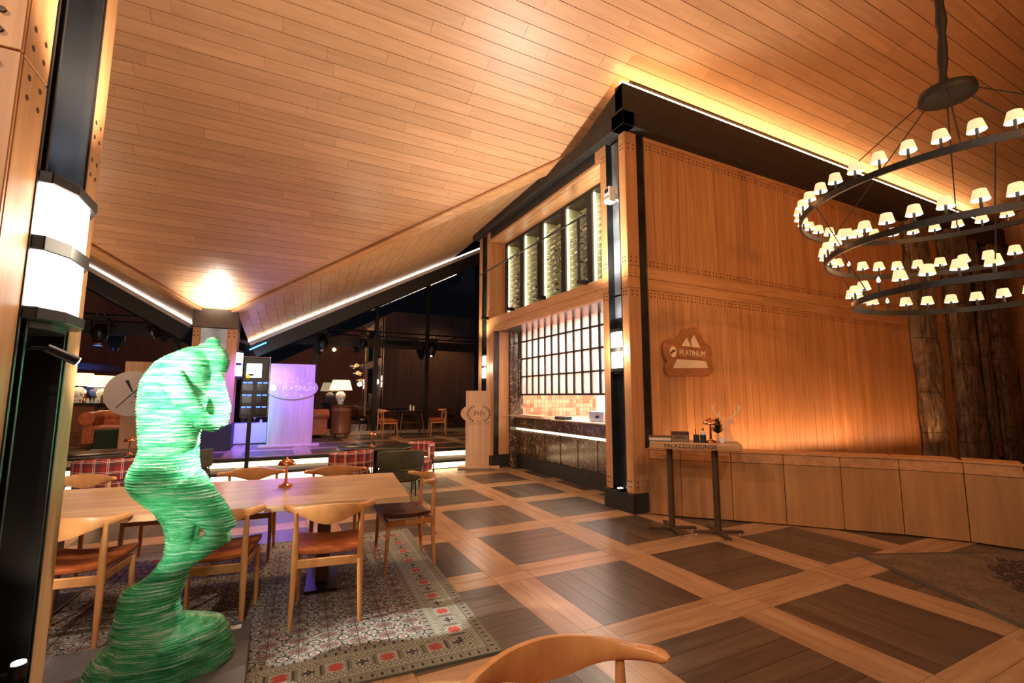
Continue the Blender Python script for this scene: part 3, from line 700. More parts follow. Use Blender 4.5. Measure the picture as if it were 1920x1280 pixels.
# sensor box on the channel
o = MB().box(4.10, 4.22, 5.04, 5.17, 4.27, 4.50).build('wall_sensor', m_white, None, bevel=.012, seg=3); tag(o, 'small white wall sensor with a dark display on the column channel', 'sensor')
MB().box(4.096, 4.102, 5.065, 5.145, 4.41, 4.47).build('display', m_ink, o); MB().box(4.094, 4.104, 5.05, 5.16, 4.335, 4.338).build('seam', m_ink, o); MB().box(4.2, 4.36, 5.08, 5.14, 4.34, 4.42).build('mount', m_white, o)

# kitchen inside
ki = MB().box(7.3, 7.4, 5.0, 9.7, 0, 3.0).build('wall_kitchen_back', m_kwall); struct(ki)
o = MB().box(4.7, 7.4, 5.0, 9.7, 3.0, 3.05).build('ceiling_kitchen', m_kwall); struct(o)
o = MB().box(5.5, 7.3, 5.0, 9.6, 0, .02).build('floor_kitchen', m_tilew); struct(o)
o = MB().box(4.7, 7.4, 4.98, 5.02, 0, 3.0).build('wall_kitchen_side', m_kwall); struct(o)
kt = MB().box(4.82, 7.3, 9.62, 9.7, 0, 3.0).build('wall_kitchen_far', plain('tile_grout', (.80, .52, .36), .7, 0, .05)); struct(kt)
tl = MB()
for i in range(24):
    for j in range(20):
        a = 4.84+i*.1; z = 1.05+j*.098
        if a < 7.2: tl.box(a+.004, a+.096, 9.61, 9.62, z+.004, z+.094)
tag(tl.build('glazed_tiles', m_tile, kt), kind='stuff')
# counter
co = MB().box(4.80, 4.86, 5.02, 9.24, .27, .84).build('serving_counter', m_marble); tag(co, 'long brown marble serving counter with a lit recess under its top', 'counter')
MB().box(4.74, 5.55, 5.02, 9.28, .84, 1.055).build('worktop', m_marble, co, bevel=.004); MB().box(4.74, 5.55, 5.02, 9.28, 1.056, 1.075).build('top_surface', plain('pale_top', (.75, .62, .5), .25, 0, .05), co)
MB().box(4.765, 4.797, 5.02, 9.24, .795, .838).build('light_strip', m_ledC, co)
yy = 9.16
while yy > 5.1:
    b = max(yy-.56, 5.05)
    MB().box(4.785, 4.80, b+.03, yy-.03, .31, .76).build('marble_panel', m_marble, co, bevel=.004)
    MB().box(4.775, 4.80, yy-.028, yy+.026, .27, .775).build('marble_strip', m_marble, co); yy = b
MB().box(4.77, 4.86, 5.02, 9.24, 0, .268).build('plinth', m_black2, co)
# grille
gr = MB().box(4.84, 4.90, 5.05, 9.14, 1.53, 1.565).build('pass_grille', m_black2); tag(gr, 'black grid of bars with hazy panes above the serving counter', 'grille')
zs = [1.565, 1.94, 2.33, 2.71, 2.93]; ys = [9.14-.2565*k for k in range(17)]
for k, yv in enumerate(ys): MB().box(4.845, 4.895, max(yv-.0175, 5.05), yv+.0175, 1.565, 2.93).build('bar', m_black2, gr)
for z in zs[1:4]: MB().box(4.85, 4.89, 5.05, 9.14, z-.014, z+.014).build('cross_bar', m_black2, gr)
for k in range(16):
    for j in range(4):
        MB().box(4.866, 4.872, ys[k+1]+.0175, ys[k]-.0175, zs[j]+.014*(j > 0), zs[j+1]-.014*(j < 3)).build('pane', m_kglass, gr)
# on and behind the counter
o = MB(); 
for k in range(3): o.box(4.62+.03*k, 4.97, 7.75+.12*k, 9.0, 1.077+k*.016, 1.089+k*.016)
tag(o.build('wooden_board', m_sign, None), 'stack of thin wooden boards lying along the left end of the counter', 'board')
o = MB().box(4.80, 4.98, 7.35, 7.68, 1.077, 1.135).build('card_reader', m_black, None, bevel=.01); tag(o, 'black box on the counter beside the wooden boards', 'device'); MB().box(4.795, 4.80, 7.38, 7.55, 1.09, 1.125).build('screen', m_slate, o)
o = MB().box(5.0, 5.35, 6.45, 6.85, 1.077, 1.25).build('food_container', m_tilew, None, bevel=.01); tag(o, 'steel food container on the counter with a round knob', 'container'); MB().ball((4.985, 6.6, 1.16), .03, .03, .03).build('knob', m_black, o, True)
o = MB().lathe([(.14, 0), (.17, .1), (.15, .19), (.14, .2)], 20, (5.2, 6.05, 1.077)).build('pot', m_tilew, None, True); tag(o, 'round steel pot at the near end of the counter', 'pot'); MB().tube([(5.1, 5.95, 1.16), (5.0, 5.8, 1.17), (4.95, 5.6, 1.16)], .015).build('handle', m_black, o)
hd = MB().loft([[(5.9, 5.1, 1.9), (7.25, 5.1, 1.9), (7.25, 7.1, 1.9), (5.9, 7.1, 1.9)], [(6.3, 5.1, 2.7), (7.25, 5.1, 2.7), (7.25, 6.8, 2.7), (6.3, 6.8, 2.7)]]).build('extractor_hood', m_tilew, None); tag(hd, 'stainless extractor hood behind the hazy grille', 'hood')
MB().box(6.7, 7.2, 5.6, 6.3, 2.7, 3.0).build('duct', m_tilew, hd)
o = MB().box(6.5, 7.28, 5.1, 9.3, .02, .92).build('back_counter', m_tilew, None); tag(o, 'stainless back counter along the kitchen wall', 'counter'); MB().box(6.45, 7.28, 5.05, 9.35, .92, .96).build('worktop', m_tilew, o)

# rear wall of the pavilion, facing the glazing
pw = MB().box(4.3, 17, 9.98, 10.06, 0, 5.3).build('wall_pavilion', m_backing); struct(pw)
pieces('board', m_oakZ, [((4.40+k*.2, 10.075, 2.65), (.194, .03, 5.3)) for k in range(60)], pw, 30)
light('SPOT', 'alcove_light', (6.8, 12.2, 4.4), 120, WARM, (6.4, 10.1, 2.2), .2, 120, .8)

# ------------------------------------------------------------------ lanterns
def lantern(name, loc, w, h, rz, label, strength=None):
    """half-hexagonal two-pane lantern; local +x is outward"""
    t = thing(name, label, 'lantern', loc, rz, 'column lanterns')
    hw = w/2; d = w*.42; P = [(0, -hw), (d*.75, -hw*.92), (d, -hw*.45), (d, hw*.45), (d*.75, hw*.92), (0, hw)]
    def sc(k): return [(x*k, y*k) for x, y in P]
    g = .035*h/.6
    MB().prism(sc(.94), h*.07, h*.47).build('light_panel', m_lant, t); MB().prism(sc(.94), h*.55, h*.93).build('light_panel', m_lant, t)
    MB().prism(sc(1.02), h*.46, h*.56).build('band', m_black, t, bevel=.003, seg=1); MB().prism(sc(1.05), 0, h*.08).build('base_band', m_black, t, bevel=.003, seg=1)
    MB().prism(sc(.8), -.05*h, 0).build('foot', m_black, t); MB().prism(sc(1.05), h*.92, h*1.0).build('cap', m_black, t, bevel=.003, seg=1)
    for q in P[1:5]:
        MB().tube([(q[0]*.97, q[1]*.97, h*.05), (q[0]*.97, q[1]*.97, h*.95)], .006).build('rib', m_black, t) if h < .5 else None
    return t
lantern('wall_lantern', (XK+.08, 5.127, 1.85), .26, .60, R(180), 'lit two-pane lantern on the corner column nearest the panelled wall')
lantern('wall_lantern', (XK+.08, 9.775, 1.87), .25, .60, R(180), 'lit two-pane lantern on the far column left of the kitchen')
lantern('wall_lantern', (-.80, 12.25, 1.90), .30, .62, 0, 'lit two-pane lantern on the purple side of the window post')
lantern('wall_lantern', (-.90, 2.40, 1.77), .42, .54, 0, 'very bright two-pane lantern on the close column at left')
light('POINT', 'lantern_glow', (4.02, 5.13, 2.15), 24, NEUT, size=.12)
light('POINT', 'lantern_glow', (4.0, 9.78, 2.15), 14, NEUT, size=.12)
light('POINT', 'lantern_glow', (-.55, 12.25, 2.2), 12, (.55, .42, 1), size=.12)
light('POINT', 'lantern_glow', (-.58, 2.39, 2.1), 15, (1, .84, .62), size=.14)

# ------------------------------------------------------------------ window post (free standing)
po = MB().box(-1.62, -.82, 12.0, 12.6, .34, 3.0).build('trim_5', m_steelD); struct(po)
MB().box(-1.65, -.80, 11.88, 12.65, 2.985, 3.44).build('cap', plain('cap_grey', (.085, .075, .065), .7, 0, .1), po)
MB().box(-1.70, -.78, 11.86, 12.66, 3.42, 3.46).build('cap_strip', m_oakX, po)
for a, b in ((-1.63, -1.50), (-1.0, -.815)): MB().box(a, b, 11.92, 12.02, .9, 2.98).build('board', m_oakZ, po, bevel=.003, seg=1)
for a, b in ((11.93, 12.08), (12.42, 12.60)): MB().box(-.83, -.80, a, b, .9, 2.98).build('board', m_oakZ, po, bevel=.003, seg=1)
MB().box(-1.5, -1.0, 11.99, 12.005, 2.3, 2.98).build('channel_back', m_steel, po)
MB().box(-1.33, -1.17, 11.975, 11.995, 2.55, 2.78).build('plate', m_mahog, po)
MB().box(-1.66, -.78, 11.86, 12.66, .34, .9).build('base_block', m_black2, po, bevel=.006)
studs(po, [(x, 11.918, z) for x in (-1.60, -1.53, -.955, -.86) for z in (2.80, 2.88, 1.05, 1.12)], .016)
studs(po, [(x, 11.918, z) for x in (-1.60, -1.53, -.955, -.86) for z in (2.80, 1.05)], .016)
light('SPOT', 'post_downlight', (-1.25, 11.8, .95), 3, NEUT, (-1.25, 11.95, 2), .02, 60, .6)

# ------------------------------------------------------------------ near column at left (plane x = -.8)
XC = -.80
nc = MB().box(XC-.5, XC-.14, 2.0, 2.77, 0, 6.9).build('trim_6', m_oakZ); struct(nc)
for (a, b) in ((2.0, 2.18), (2.62, 2.77)):
    for z0, z1 in ((0, 2.615), (2.62, 6.9)): MB().box(XC-.14, XC, a+.001, b, z0, z1).build('board', m_oakZ, nc, bevel=.003, seg=1)
for z0, z1 in ((0, 2.62), (2.625, 6.9)): MB().box(XC-.5, XC-.001, 1.985, 2.0, z0, z1).build('board', m_oakZ, nc, bevel=.003, seg=1)
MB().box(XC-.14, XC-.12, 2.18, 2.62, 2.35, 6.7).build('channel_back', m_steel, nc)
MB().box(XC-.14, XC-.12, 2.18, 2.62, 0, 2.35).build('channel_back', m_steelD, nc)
for a in (2.18, 2.235, 2.575, 2.608): MB().box(XC-.12, XC+.004, a, a+.012, 0, 6.7).build('channel_flange', m_black, nc)
studs(nc, [(XC-.001, y, z) for y in (2.05, 2.13, 2.665, 2.725) for z in (2.50, 2.57, 2.68, 2.75)], .011, nrm='x')
studs(nc, [(x, 1.984, z) for x in (-.86, -.93, -1.1, -1.17) for z in (2.50, 2.57, 2.68, 2.75)], .011)
MB().box(XC-.12, XC-.02, 2.2, 2.60, 0, .30).build('base_block', m_black2, nc)
ul = MB().lathe([(.022, 0), (.026, .01), (.026, .045), (.024, .05)], 16, (-.77, 2.42, .49)).build('column_uplight', m_black, None, True); tag(ul, 'small bright round uplight low in the black column channel', 'uplight')
MB().lathe([(.02, 0), (.02, .004)], 16, (-.77, 2.42, .541)).build('lens', m_spotlens, ul); MB().box(-.92, -.77, 2.41, 2.43, .495, .51).build('arm', m_black, ul)
light('SPOT', 'uplight_beam', (-.77, 2.42, .56), 14, NEUT, (-.79, 2.42, 2), .02, 80, .7)
sf = thing('spotlight', 'small black cylinder spotlight aimed right from the close left column', 'spotlight', (-.90, 2.30, 1.675))
MB().tube([(-.03, 0, 0), (.16, .0, 0)], .007).build('arm', m_black, sf)
MB().tube([(.145, -.012, .0), (.225, .03, -.045)], .017, 16).build('barrel', m_black, sf, True)
MB().tube([(.2245, .0297, -.0447), (.227, .031, -.046)], .0155, 16).build('lens', m_spotlens, sf)

# small uplight on corner column
o = MB().box(4.16, 4.30, 5.05, 5.11, .25, .29).build('column_uplight', m_black, None, bevel=.004); tag(o, 'tiny lit uplight at the foot of the kitchen corner column', 'uplight'); MB().box(4.17, 4.23, 5.06, 5.10, .29, .296).build('lens', m_spotlens, o)
light('SPOT', 'uplight_beam', (4.2, 5.08, .32), 5, NEUT, (4.26, 5.05, 1.5), .015, 70, .7)

# ------------------------------------------------------------------ bench back in facets
BP = [(4.40, 4.76), (4.66, 4.45), (5.08, 4.04), (5.48, 3.63), (5.86, 3.20), (6.25, 2.80), (6.56, 2.36), (6.72, 1.95), (6.85, 1.3), (6.85, .6)]
bs = thing('curved_bench', 'long oak-panelled bench back curving in front of the slatted wall', 'bench', (5.5, 3.6, 0))
for (x0, y0), (x1, y1) in zip(BP[:-1], BP[1:]):
    d = Vector((x1-x0, y1-y0, 0)); L = d.length; a = math.atan2(d.y, d.x)
    T = Matrix.Translation((x0-5.5, y0-3.6, 0)) @ Matrix.Rotation(a, 4, 'Z')
    MB().box(.003, L-.003, 0, .03, .012, .70, T).build('panel', m_ply, bs, bevel=.002, seg=1)
    MB().box(.003, L-.003, -.004, .05, .705, .815, T).build('top_panel', m_oakX, bs, bevel=.002, seg=1)
    MB().box(-.003, L+.003, -.014, .34, .818, .84, T).build('ledge', m_oakX, bs, bevel=.003, seg=1)
    MB().box(-.01, L+.01, .031, .30, 0, .81, T).build('core', m_backing, bs)
MB().box(-1.12, -1.10, 1.13, 1.25, 0, .84).build('end_post', m_chrome, bs)

# ------------------------------------------------------------------ chandelier
Lc = .85; CX, CY = 6.102*Lc, 1.997*Lc
ch = thing('chandelier', 'three-tier black ring chandelier with dozens of small cream shades', 'chandelier', (CX, CY, 1.5+3.168*Lc))
def ringmesh(r, z, name):
    n = 96; rings = []
    pr = [(-.011, -.025), (.011, -.025), (.011, .025), (-.011, .025)]
    m = MB(); v = []; f = []
    for i in range(n):
        a = 2*math.pi*i/n
        for dr, dz in pr: v.append(((r+dr)*math.cos(a), (r+dr)*math.sin(a), z+dz))
    for i in range(n):
        j = (i+1) % n
        for k in range(4): f.append((i*4+k, j*4+k, j*4+(k+1) % 4, i*4+(k+1) % 4))
    m.add(v, f); return m.build(name, m_black, ch)
H = [(2.0-3.168)*Lc, (1.5-3.168)*Lc, (1.0-3.168)*Lc]; RR = [1.377*Lc, 1.165*Lc, .942*Lc]
shade_me = MB(); n = 18
prs = [(.053, 0), (.036, .074)]
shade_me.loft([[(r*math.cos(2*math.pi*j/n), r*math.sin(2*math.pi*j/n), z) for j in range(n)] for r, z in prs], False)
shade_me = shade_me.mesh('shade', m_shade, True)
lin_me = MB(); lin_me.loft([[(r*math.cos(2*math.pi*j/n), r*math.sin(2*math.pi*j/n), z) for j in range(n)] for r, z in ((.0515, .001), (.035, .073))], False); lin_me = lin_me.mesh('lining', m_shadeIn, True)
cand_me = MB().lathe([(.010, -.03), (.010, .04), (.006, .045)], 8).mesh('candle_sleeve', m_black)
bulb_me = MB().lathe([(.004, .04), (.013, .055), (.011, .072), (.003, .092)], 10).mesh('bulb', m_bulb, True)
def put(me, name, par, loc):
    o = bpy.data.objects.new(name, me); COL.objects.link(o); o.parent = par; o.location = loc; return o
rr = random.Random(4)
for k, (h, r, cnt_, ph, bare) in enumerate(((H[0], RR[0], 41, -147.1, ()), (H[1], RR[1], 35, -145.5, (2, 10, 22)), (H[2], RR[2], 28, -152, (1, 17, 20, 24)))):
    rg = ringmesh(r, h, 'ring')
    for i in range(cnt_):
        a = R(ph+360*i/cnt_); p = (r*math.cos(a), r*math.sin(a), h+.06)
        put(cand_me, 'candle_sleeve', ch, p); put(bulb_me, 'bulb', ch, p)
        if i not in bare:
            s_ = put(shade_me, 'shade', ch, (p[0], p[1], p[2]+.022)); l_ = put(lin_me, 'lining', s_, (0, 0, 0))
            s_.rotation_euler = (rr.uniform(-.06, .06), rr.uniform(-.06, .06), rr.uniform(0, 6))
MB().lathe([(.10, .03), (.19, .025), (.20, 0), (.20, -.045), (.19, -.055), (.02, -.055)], 32).build('hub_disc', m_black2, ch, True)
MB().lathe([(.05, .0), (.03, .05), (.018, .12)], 12).build('collar', m_black, ch)
ctop = cz(CY)-(1.5+3.168*Lc)
pts = [(0, 0, .03)]; nk = 24
for i in range(nk+1):
    u = i/nk; pts.append((.03*math.sin(u*9)*(1-u), .02*math.cos(u*11)*(1-u), .05+u*(ctop-.05)))
MB().tube(pts, [.035+.008*math.sin(i*2.3) for i in range(len(pts))], 10).build('cloth_sleeve', m_black2, ch, True)
MB().lathe([(.09, ctop-.06), (.09, ctop)], 20).build('ceiling_rose', m_black, ch)
for i in range(6):
    a = R(20+60*i)
    p0 = (.17*math.cos(a), .17*math.sin(a), -.05); p1 = (RR[0]*math.cos(a), RR[0]*math.sin(a), H[0]+.03)
    MB().tube([p0, p1], .005, 6).build('cable', m_black2, ch)
    a2 = a+R(8)
    for q in (0, 1): MB().tube([(RR[q]*math.cos(a2), RR[q]*math.sin(a2), H[q]-.03), (RR[q+1]*math.cos(a2), RR[q+1]*math.sin(a2), H[q+1]+.03)], .004, 6).build('cable', m_black2, ch)
for q, n_, e_ in ((0, 5, 7), (1, 4, 7), (2, 3, 7)):
    for i in range(n_):
        a = 2*math.pi*i/n_+q; light('POINT', 'chandelier_glow', (CX+RR[q]*1.0*math.cos(a), CY+RR[q]*1.0*math.sin(a), 1.5+3.168*Lc+H[q]+.10), e_*.55, ORNG, size=.12)

# ------------------------------------------------------------------ elbow chairs
def sweep_rail(mb, w=.29, depth=.17, thick=.023, ztop=.775, yb=-.26, n=33):
    rings = []
    for i in range(n):
        a = -1+2*i/(n-1); th = a*1.3
        x = w*math.sin(th)/math.sin(1.3); y = yb+depth*(1-math.cos(th))/(1-math.cos(1.3))
        h = .038+.092*math.exp(-(a/.42)**2); e = min(1, max(.25, (1-abs(a))*9+.28)); h2 = h*e/2
        top = ztop+.012*math.exp(-(a/.35)**2)-.008*math.exp(-((abs(a)-.62)/.2)**2)
        zc = top-h/2; nx = Vector((math.sin(th), -math.cos(th)*1.0, 0)).normalized()
        tk = thick*(1+.5*abs(a)**2)*min(1, e+.15)*.62
        ring = []
        for j in range(12):
            b = 2*math.pi*j/12; c, s_ = math.cos(b), math.sin(b)
            q = (abs(c)**4+abs(s_)**4)**(-.25)
            p = Vector((x, y, zc))+nx*(tk*c*q-.10*h*s_*q*.5)+Vector((0, 0, h2*s_*q)); ring.append(tuple(p))
        rings.append(ring)
    return mb.loft(rings)
def make_chair(label, seatm, woodm, legm=None):
    legm = legm or woodm
    t = thing('elbow_chair', label, 'chair')
    sweep_rail(MB()).build('back_rail', woodm, t, True)
    for s in (-1, 1):
        MB().tube([(s*.215, -.225, 0), (s*.208, -.205, .25), (s*.205, -.20, .44), (s*.205, -.205, .6), (s*.21, -.215, .735)], [.012, .019, .022, .018, .012], 10).build('leg', legm, t, True)
        MB().tube([(s*.215, .215, 0), (s*.215, .20, .25), (s*.212, .195, .43)], [.011, .017, .019], 10).build('leg', legm, t, True)
        MB().box(s*.205-.012, s*.205+.012, -.19, .19, .385, .43).build('side_rail', legm, t, bevel=.004)
    MB().box(-.20, .20, -.212, -.188, .375, .43).build('seat_rail', legm, t, bevel=.004); MB().box(-.20, .20, .184, .208, .385, .43).build('seat_rail', legm, t, bevel=.004)
    m = MB(); rings = []
    for i in range(15):
        y = -.19+.43*i/14; e = math.sin(math.pi*min(1, (i+.6)/3)/2)*math.sin(math.pi*min(1, (14.6-i)/3)/2); w_ = .205+.03*i/14
        ring = []
        for j in range(20):
            b = 2*math.pi*j/20; c, s_ = math.cos(b), math.sin(b); q = (abs(c)**4+abs(s_)**4)**(-.25)
            x = w_*c*q*(.96+.04*e); z = .452+.026*e*s_*q+.022*(x/.22)**2*(1 if s_ > -.2 else .6)+.01*((y)/.2)**2
            ring.append((x, y, z))
        rings.append(ring)
    m.loft(rings).build('seat', seatm, t, True)
    return t
c0 = make_chair('oak elbow chair with tan seat, in full view at the near side of the table', m_leather, m_chair)
def P(o, x, y, rz): o.location = (x, y, 0); o.rotation_euler = (0, 0, R(rz))
P(c0, .415, 3.68, -9)
G1 = 'oak elbow chairs around the long dining table'; c0['group'] = G1
dup(c0, (-.285, 3.84, 0), R(-9), 'oak elbow chair partly hidden behind the green statue, near side of the table', G1)
dup(c0, (-1.04, 3.98, 0), R(-9), 'oak elbow chair between the black column and the statue, near side of the table', G1)
c4 = make_chair('oak elbow chair with dark leather seat at the right head of the long table', m_leatherD, m_chair); P(c4, 1.13, 4.40, 90); c4['group'] = G1
dup(c4, (-.16, 5.22, 0), R(174), 'oak elbow chair on the far side of the table, left of the copper lamp', G1)
dup(c4, (.60, 5.03, 0), R(177), 'oak elbow chair on the far side of the table, right of the copper lamp', G1)
dup(c4, (-.86, 5.38, 0), R(172), 'oak elbow chair on the far side of the table, hidden behind the statue hips', G1)
dup(c4, (-1.55, 5.45, 0), R(172), 'oak elbow chair on the far side of the table, beside the close column', G1)
fg = dup(c0, (.735, 1.02, 0), R(172), 'oak elbow chair back rising from the bottom edge of the picture', None); del fg['group']; fg.scale = (1.05, 1.05, 1.0)
# platform table and chairs
G2 = 'elbow chairs on the platform'
for (x, y, a, lb) in ((2.95, 13.75, -80, 'pale elbow chair at the left of the platform table, nearest the steps'), (3.1, 14.6, -88, 'pale elbow chair at the left of the platform table, nearer the glass'),
                  (4.42, 13.75, 84, 'pale elbow chair at the right of the platform table, nearest the steps'), (4.72, 14.55, 88, 'pale elbow chair at the right of the platform table, nearer the glass'),
                  (5.75, 14.2, 70, 'dim elbow chair behind the free-standing wreath sign')):
    dup(c0, (x, y, .34), R(a), lb, G2)
# ------------------------------------------------------------------ tables
dt = thing('dining_table', 'long light oak dining table with overhanging plank top', 'table', (-.28, 4.40, 0), R(-6.5))
for k in range(4): MB().box(-1.65, 1.33, -.60+k*.30+.0008, -.30+k*.30-.0008, .70, .74).build('top_board', m_tabX, dt)
for x in (-1.1, .72):
    MB().box(x-.12, x+.12, -.30, .30, .0, .03).build('foot_plate', m_black, dt, bevel=.005); MB().box(x-.05, x+.05, -.14, .14, .03, .70).build('pedestal', m_walnut, dt, bevel=.005)
MB().box(-1.1, .72, -.04, .04, .62, .70).build('stretcher', m_walnut, dt)
def mushroom(loc, label, sc=1.0):
    t = thing('mushroom_lamp', label, 'lamp', loc, 0, 'copper mushroom lamps'); t.scale = (sc, sc, sc)
    MB().lathe([(.001, 0), (.055, 0), (.058, .006), (.055, .016), (.035, .022), (.018, .03), (.015, .04)], 24).build('base', m_copper, t, True)
    MB().lathe([(.013, .03), (.011, .10), (.010, .17), (.014, .185)], 14).build('stem', m_copper, t, True)
    MB().lathe([(.012, .18), (.068, .178), (.070, .186), (.060, .208), (.035, .226), (.012, .232), (.006, .244), (.001, .246)], 28).build('dome', m_copper, t, True)
    return t
mushroom((.13, 4.50, .74), 'copper mushroom lamp standing on the long oak dining table')
def round_table(x, y, label, r=.56):
    t = thing('round_table', label, 'table', (x, y, 0), 0, 'dark round tables')
    MB().lathe([(.001, .69), (r-.01, .69), (r, .70), (r, .715), (r-.008, .722), (.001, .722)], 48).build('top', m_darktop, t, True)
    MB().lathe([(.05, .02), (.045, .1), (.045, .69)], 16).build('pedestal', m_black, t, True); MB().lathe([(.27, 0), (.27, .015), (.06, .03)], 28).build('base', m_black, t, True)
    return t
round_table(1.50, 7.75, 'dark round table between the tartan and olive armchairs near the steps', .60)
round_table(-2.0, 8.35, 'dark round table left of the statue by the steps', .60)
mushroom((1.40, 7.60, .722), 'copper mushroom lamp on the dark round table near the steps')
mushroom((-1.68, 7.95, .722), 'copper mushroom lamp on the round table left of the statue')
def barrel(x, y, rz, label, m, ma, group):
    t = thing('barrel_armchair', label, 'armchair', (x, y, 0), rz, group)
    def arc(r, a0, a1, z, n=22): return [(r*math.sin(a0+(a1-a0)*i/n), -r*math.cos(a0+(a1-a0)*i/n), z) for i in range(n+1)]
    ou, inn = arc(.35, -1.35, 1.35, 0), arc(.28, -1.35, 1.35, 0)
    mb = MB()
    poly = [(p[0], p[1]) for p in ou]+[(p[0], p[1]) for p in inn[::-1]]
    n = len(ou); v = []; f = []
    for i in range(n):
        s_ = math.sin(math.pi*i/(n-1))
        z0, z1 = .49, .70+.05*s_**.5
        v += [(ou[i][0], ou[i][1], z0), (inn[i][0], inn[i][1], z0), (inn[i][0], inn[i][1], z1), (ou[i][0], ou[i][1], z1)]
    for i in range(n-1):
        for k in range(4): f.append((i*4+k, (i+1)*4+k, (i+1)*4+(k+1) % 4, i*4+(k+1) % 4))
    f += [(3, 2, 1, 0), tuple((n-1)*4+k for k in range(4))]
    mb.add(v, f).build('back_band', m, t, True, bevel=.02, seg=3)
    MB().lathe([(.02, .30), (.27, .30), (.31, .325), (.32, .40), (.30, .455), (.24, .475), (.02, .475)], 32).build('seat', m if ma is None else ma, t, True)
    for sx in (-1, 1):
        for sy in (-1, 1): MB().tube([(sx*.27, sy*.25, 0), (sx*.25, sy*.22, .32)], [.009, .012]).build('leg', m_black, t)
        MB().tube([(sx*.27, -.22, .3), (sx*.29, -.15, .55)], .009).build('arm_post', m_black, t)
    return t
GA, GB = 'red tartan barrel armchairs', 'olive barrel armchairs'
barrel(1.0, 7.2, R(20), 'red tartan barrel armchair left of the olive one at the round table', m_plaid, None, GA)
barrel(2.1, 7.75, R(115), 'red tartan barrel armchair curving round the right of the round table', m_plaid, None, GA)
barrel(1.70, 6.98, R(-8), 'olive velvet barrel armchair with its back to the dining table', m_green, None, GB)
barrel(-1.80, 7.62, R(2), 'red tartan barrel armchair behind the statue at left', m_plaid, None, GA)
barrel(-2.55, 7.72, R(-30), 'olive barrel armchair beside the close column at left', m_green, None, GB)
barrel(-1.10, 8.2, R(60), 'olive barrel armchair just right of the statue waist', m_green, None, GB)

# ------------------------------------------------------------------ platform furniture
pt = thing('platform_table', 'oval grey-topped table with splayed dark legs on the platform', 'table', (3.72, 14.15, .34))
MB().lathe([(.001, .71), (.56, .71), (.60, .73), (.60, .742), (.001, .745)], 40, T=Matrix.Diagonal((1.15, .8, 1, 1))).build('top', m_darktop, pt, True)
for sx in (-1, 1):
    for sy in (-1, 1): MB().tube([(sx*.38, sy*.26, 0), (sx*.28, sy*.18, .71)], [.025, .035], 8).build('leg', m_walnut, pt)
MB().box(-.3, .3, -.02, .02, .36, .40).build('stretcher', m_walnut, pt)
o = MB().lathe([(.03, 0), (.032, .11), (.02, .13), (.012, .17)], 12, (3.70, 14.1, 1.085)).build('salt_mill', m_paper, None, True); tag(o, 'white salt mill on the platform table', 'mill'); MB().ball((3.70, 14.1, 1.26), .014, .014, .014).build('red_cap', plain('red_cap', (.4, .03, .02), .4), o)
o = MB().lathe([(.028, 0), (.03, .10), (.018, .12), (.012, .15)], 12, (3.80, 14.12, 1.085)).build('pepper_mill', m_paper, None, True); tag(o, 'pale pepper mill beside the salt mill on the platform table', 'mill'); MB().ball((3.80, 14.12, 1.24), .012, .012, .012).build('cap', m_black, o)
def sofa(loc, rz, w, label, group=None):
    t = thing('chesterfield_sofa', label, 'sofa', loc, rz, group)
    MB().box(-w/2+.12, w/2-.12, -.40, .35, .10, .40).build('base', m_leatherR, t, bevel=.03, seg=3)
    MB().box(-w/2+.14, w/2-.14, -.42, .22, .38, .50).build('seat_cushion', m_leatherR, t, bevel=.05, seg=4)
    for s in (-1, 1):
        MB().box(s*(w/2-.09)-.09, s*(w/2-.09)+.09, -.42, .40, .10, .62).build('arm', m_leatherR, t, bevel=.03, seg=3)
        MB().tube([(s*(w/2-.07), -.45, .66), (s*(w/2-.07), .45, .66)], .145, 16).build('arm_roll', m_leatherR, t, True)
        MB().lathe([(.035, 0), (.05, .05), (.03, .10)], 12, (s*(w/2-.14), -.32, 0)).build('foot', m_walnut, t)
    MB().box(-w/2+.1, w/2-.1, .22, .40, .10, .62).build('back', m_leatherR, t, bevel=.03)
    MB().tube([(-w/2+.05, .36, .68), (w/2-.05, .36, .68)], .145, 16).build('back_roll', m_leatherR, t, True)
    for r_ in range(2):
        for i in range(int(w/.18)): 
            MB().ball((-w/2+.2+i*.18+.09*r_, .215, .52+.12*r_), .014, .01, .014, 8, 6).build('button', m_leatherD, t)
    return t
sofa((.95, 15.0, .34), R(90), 1.9, 'tan chesterfield sofa half hidden behind the violet sign panel')
sofa((-2.85, 13.95, .34), R(0), 1.75, 'tan tufted chesterfield sofa behind the round white sign')
o = MB().box(-3.38, -2.72, 13.0, 13.42, .36, .78).build('ottoman', m_greenD, None, bevel=.03, seg=3); tag(o, 'dark green velvet ottoman in front of the left sofa', 'ottoman'); MB().box(-3.39, -2.71, 12.99, 13.43, .345, .37).build('base', m_white, o)
dr = thing('drum_cabinet', 'round reddish-brown barrel cabinet carrying a porcelain lamp', 'cabinet', (1.72, 14.1, .34))
MB().lathe([(.25, .10), (.28, .13), (.28, .17), (.27, .19), (.275, .45), (.275, .72), (.285, .74), (.285, .78), (.275, .80), (.275, .86), (.30, .88), (.30, .915), (.001, .915)], 36).build('body', m_mahog, dr, True)
MB().lathe([(.001, .916), (.31, .916), (.31, .94), (.001, .94)], 36).build('stone_top', m_darktop, dr)
for i in range(4): MB().tube([(.22*math.cos(i*1.57+.6), .22*math.sin(i*1.57+.6), 0), (.24*math.cos(i*1.57+.6), .24*math.sin(i*1.57+.6), .12)], [.025, .05], 8).build('foot', m_mahog, dr)
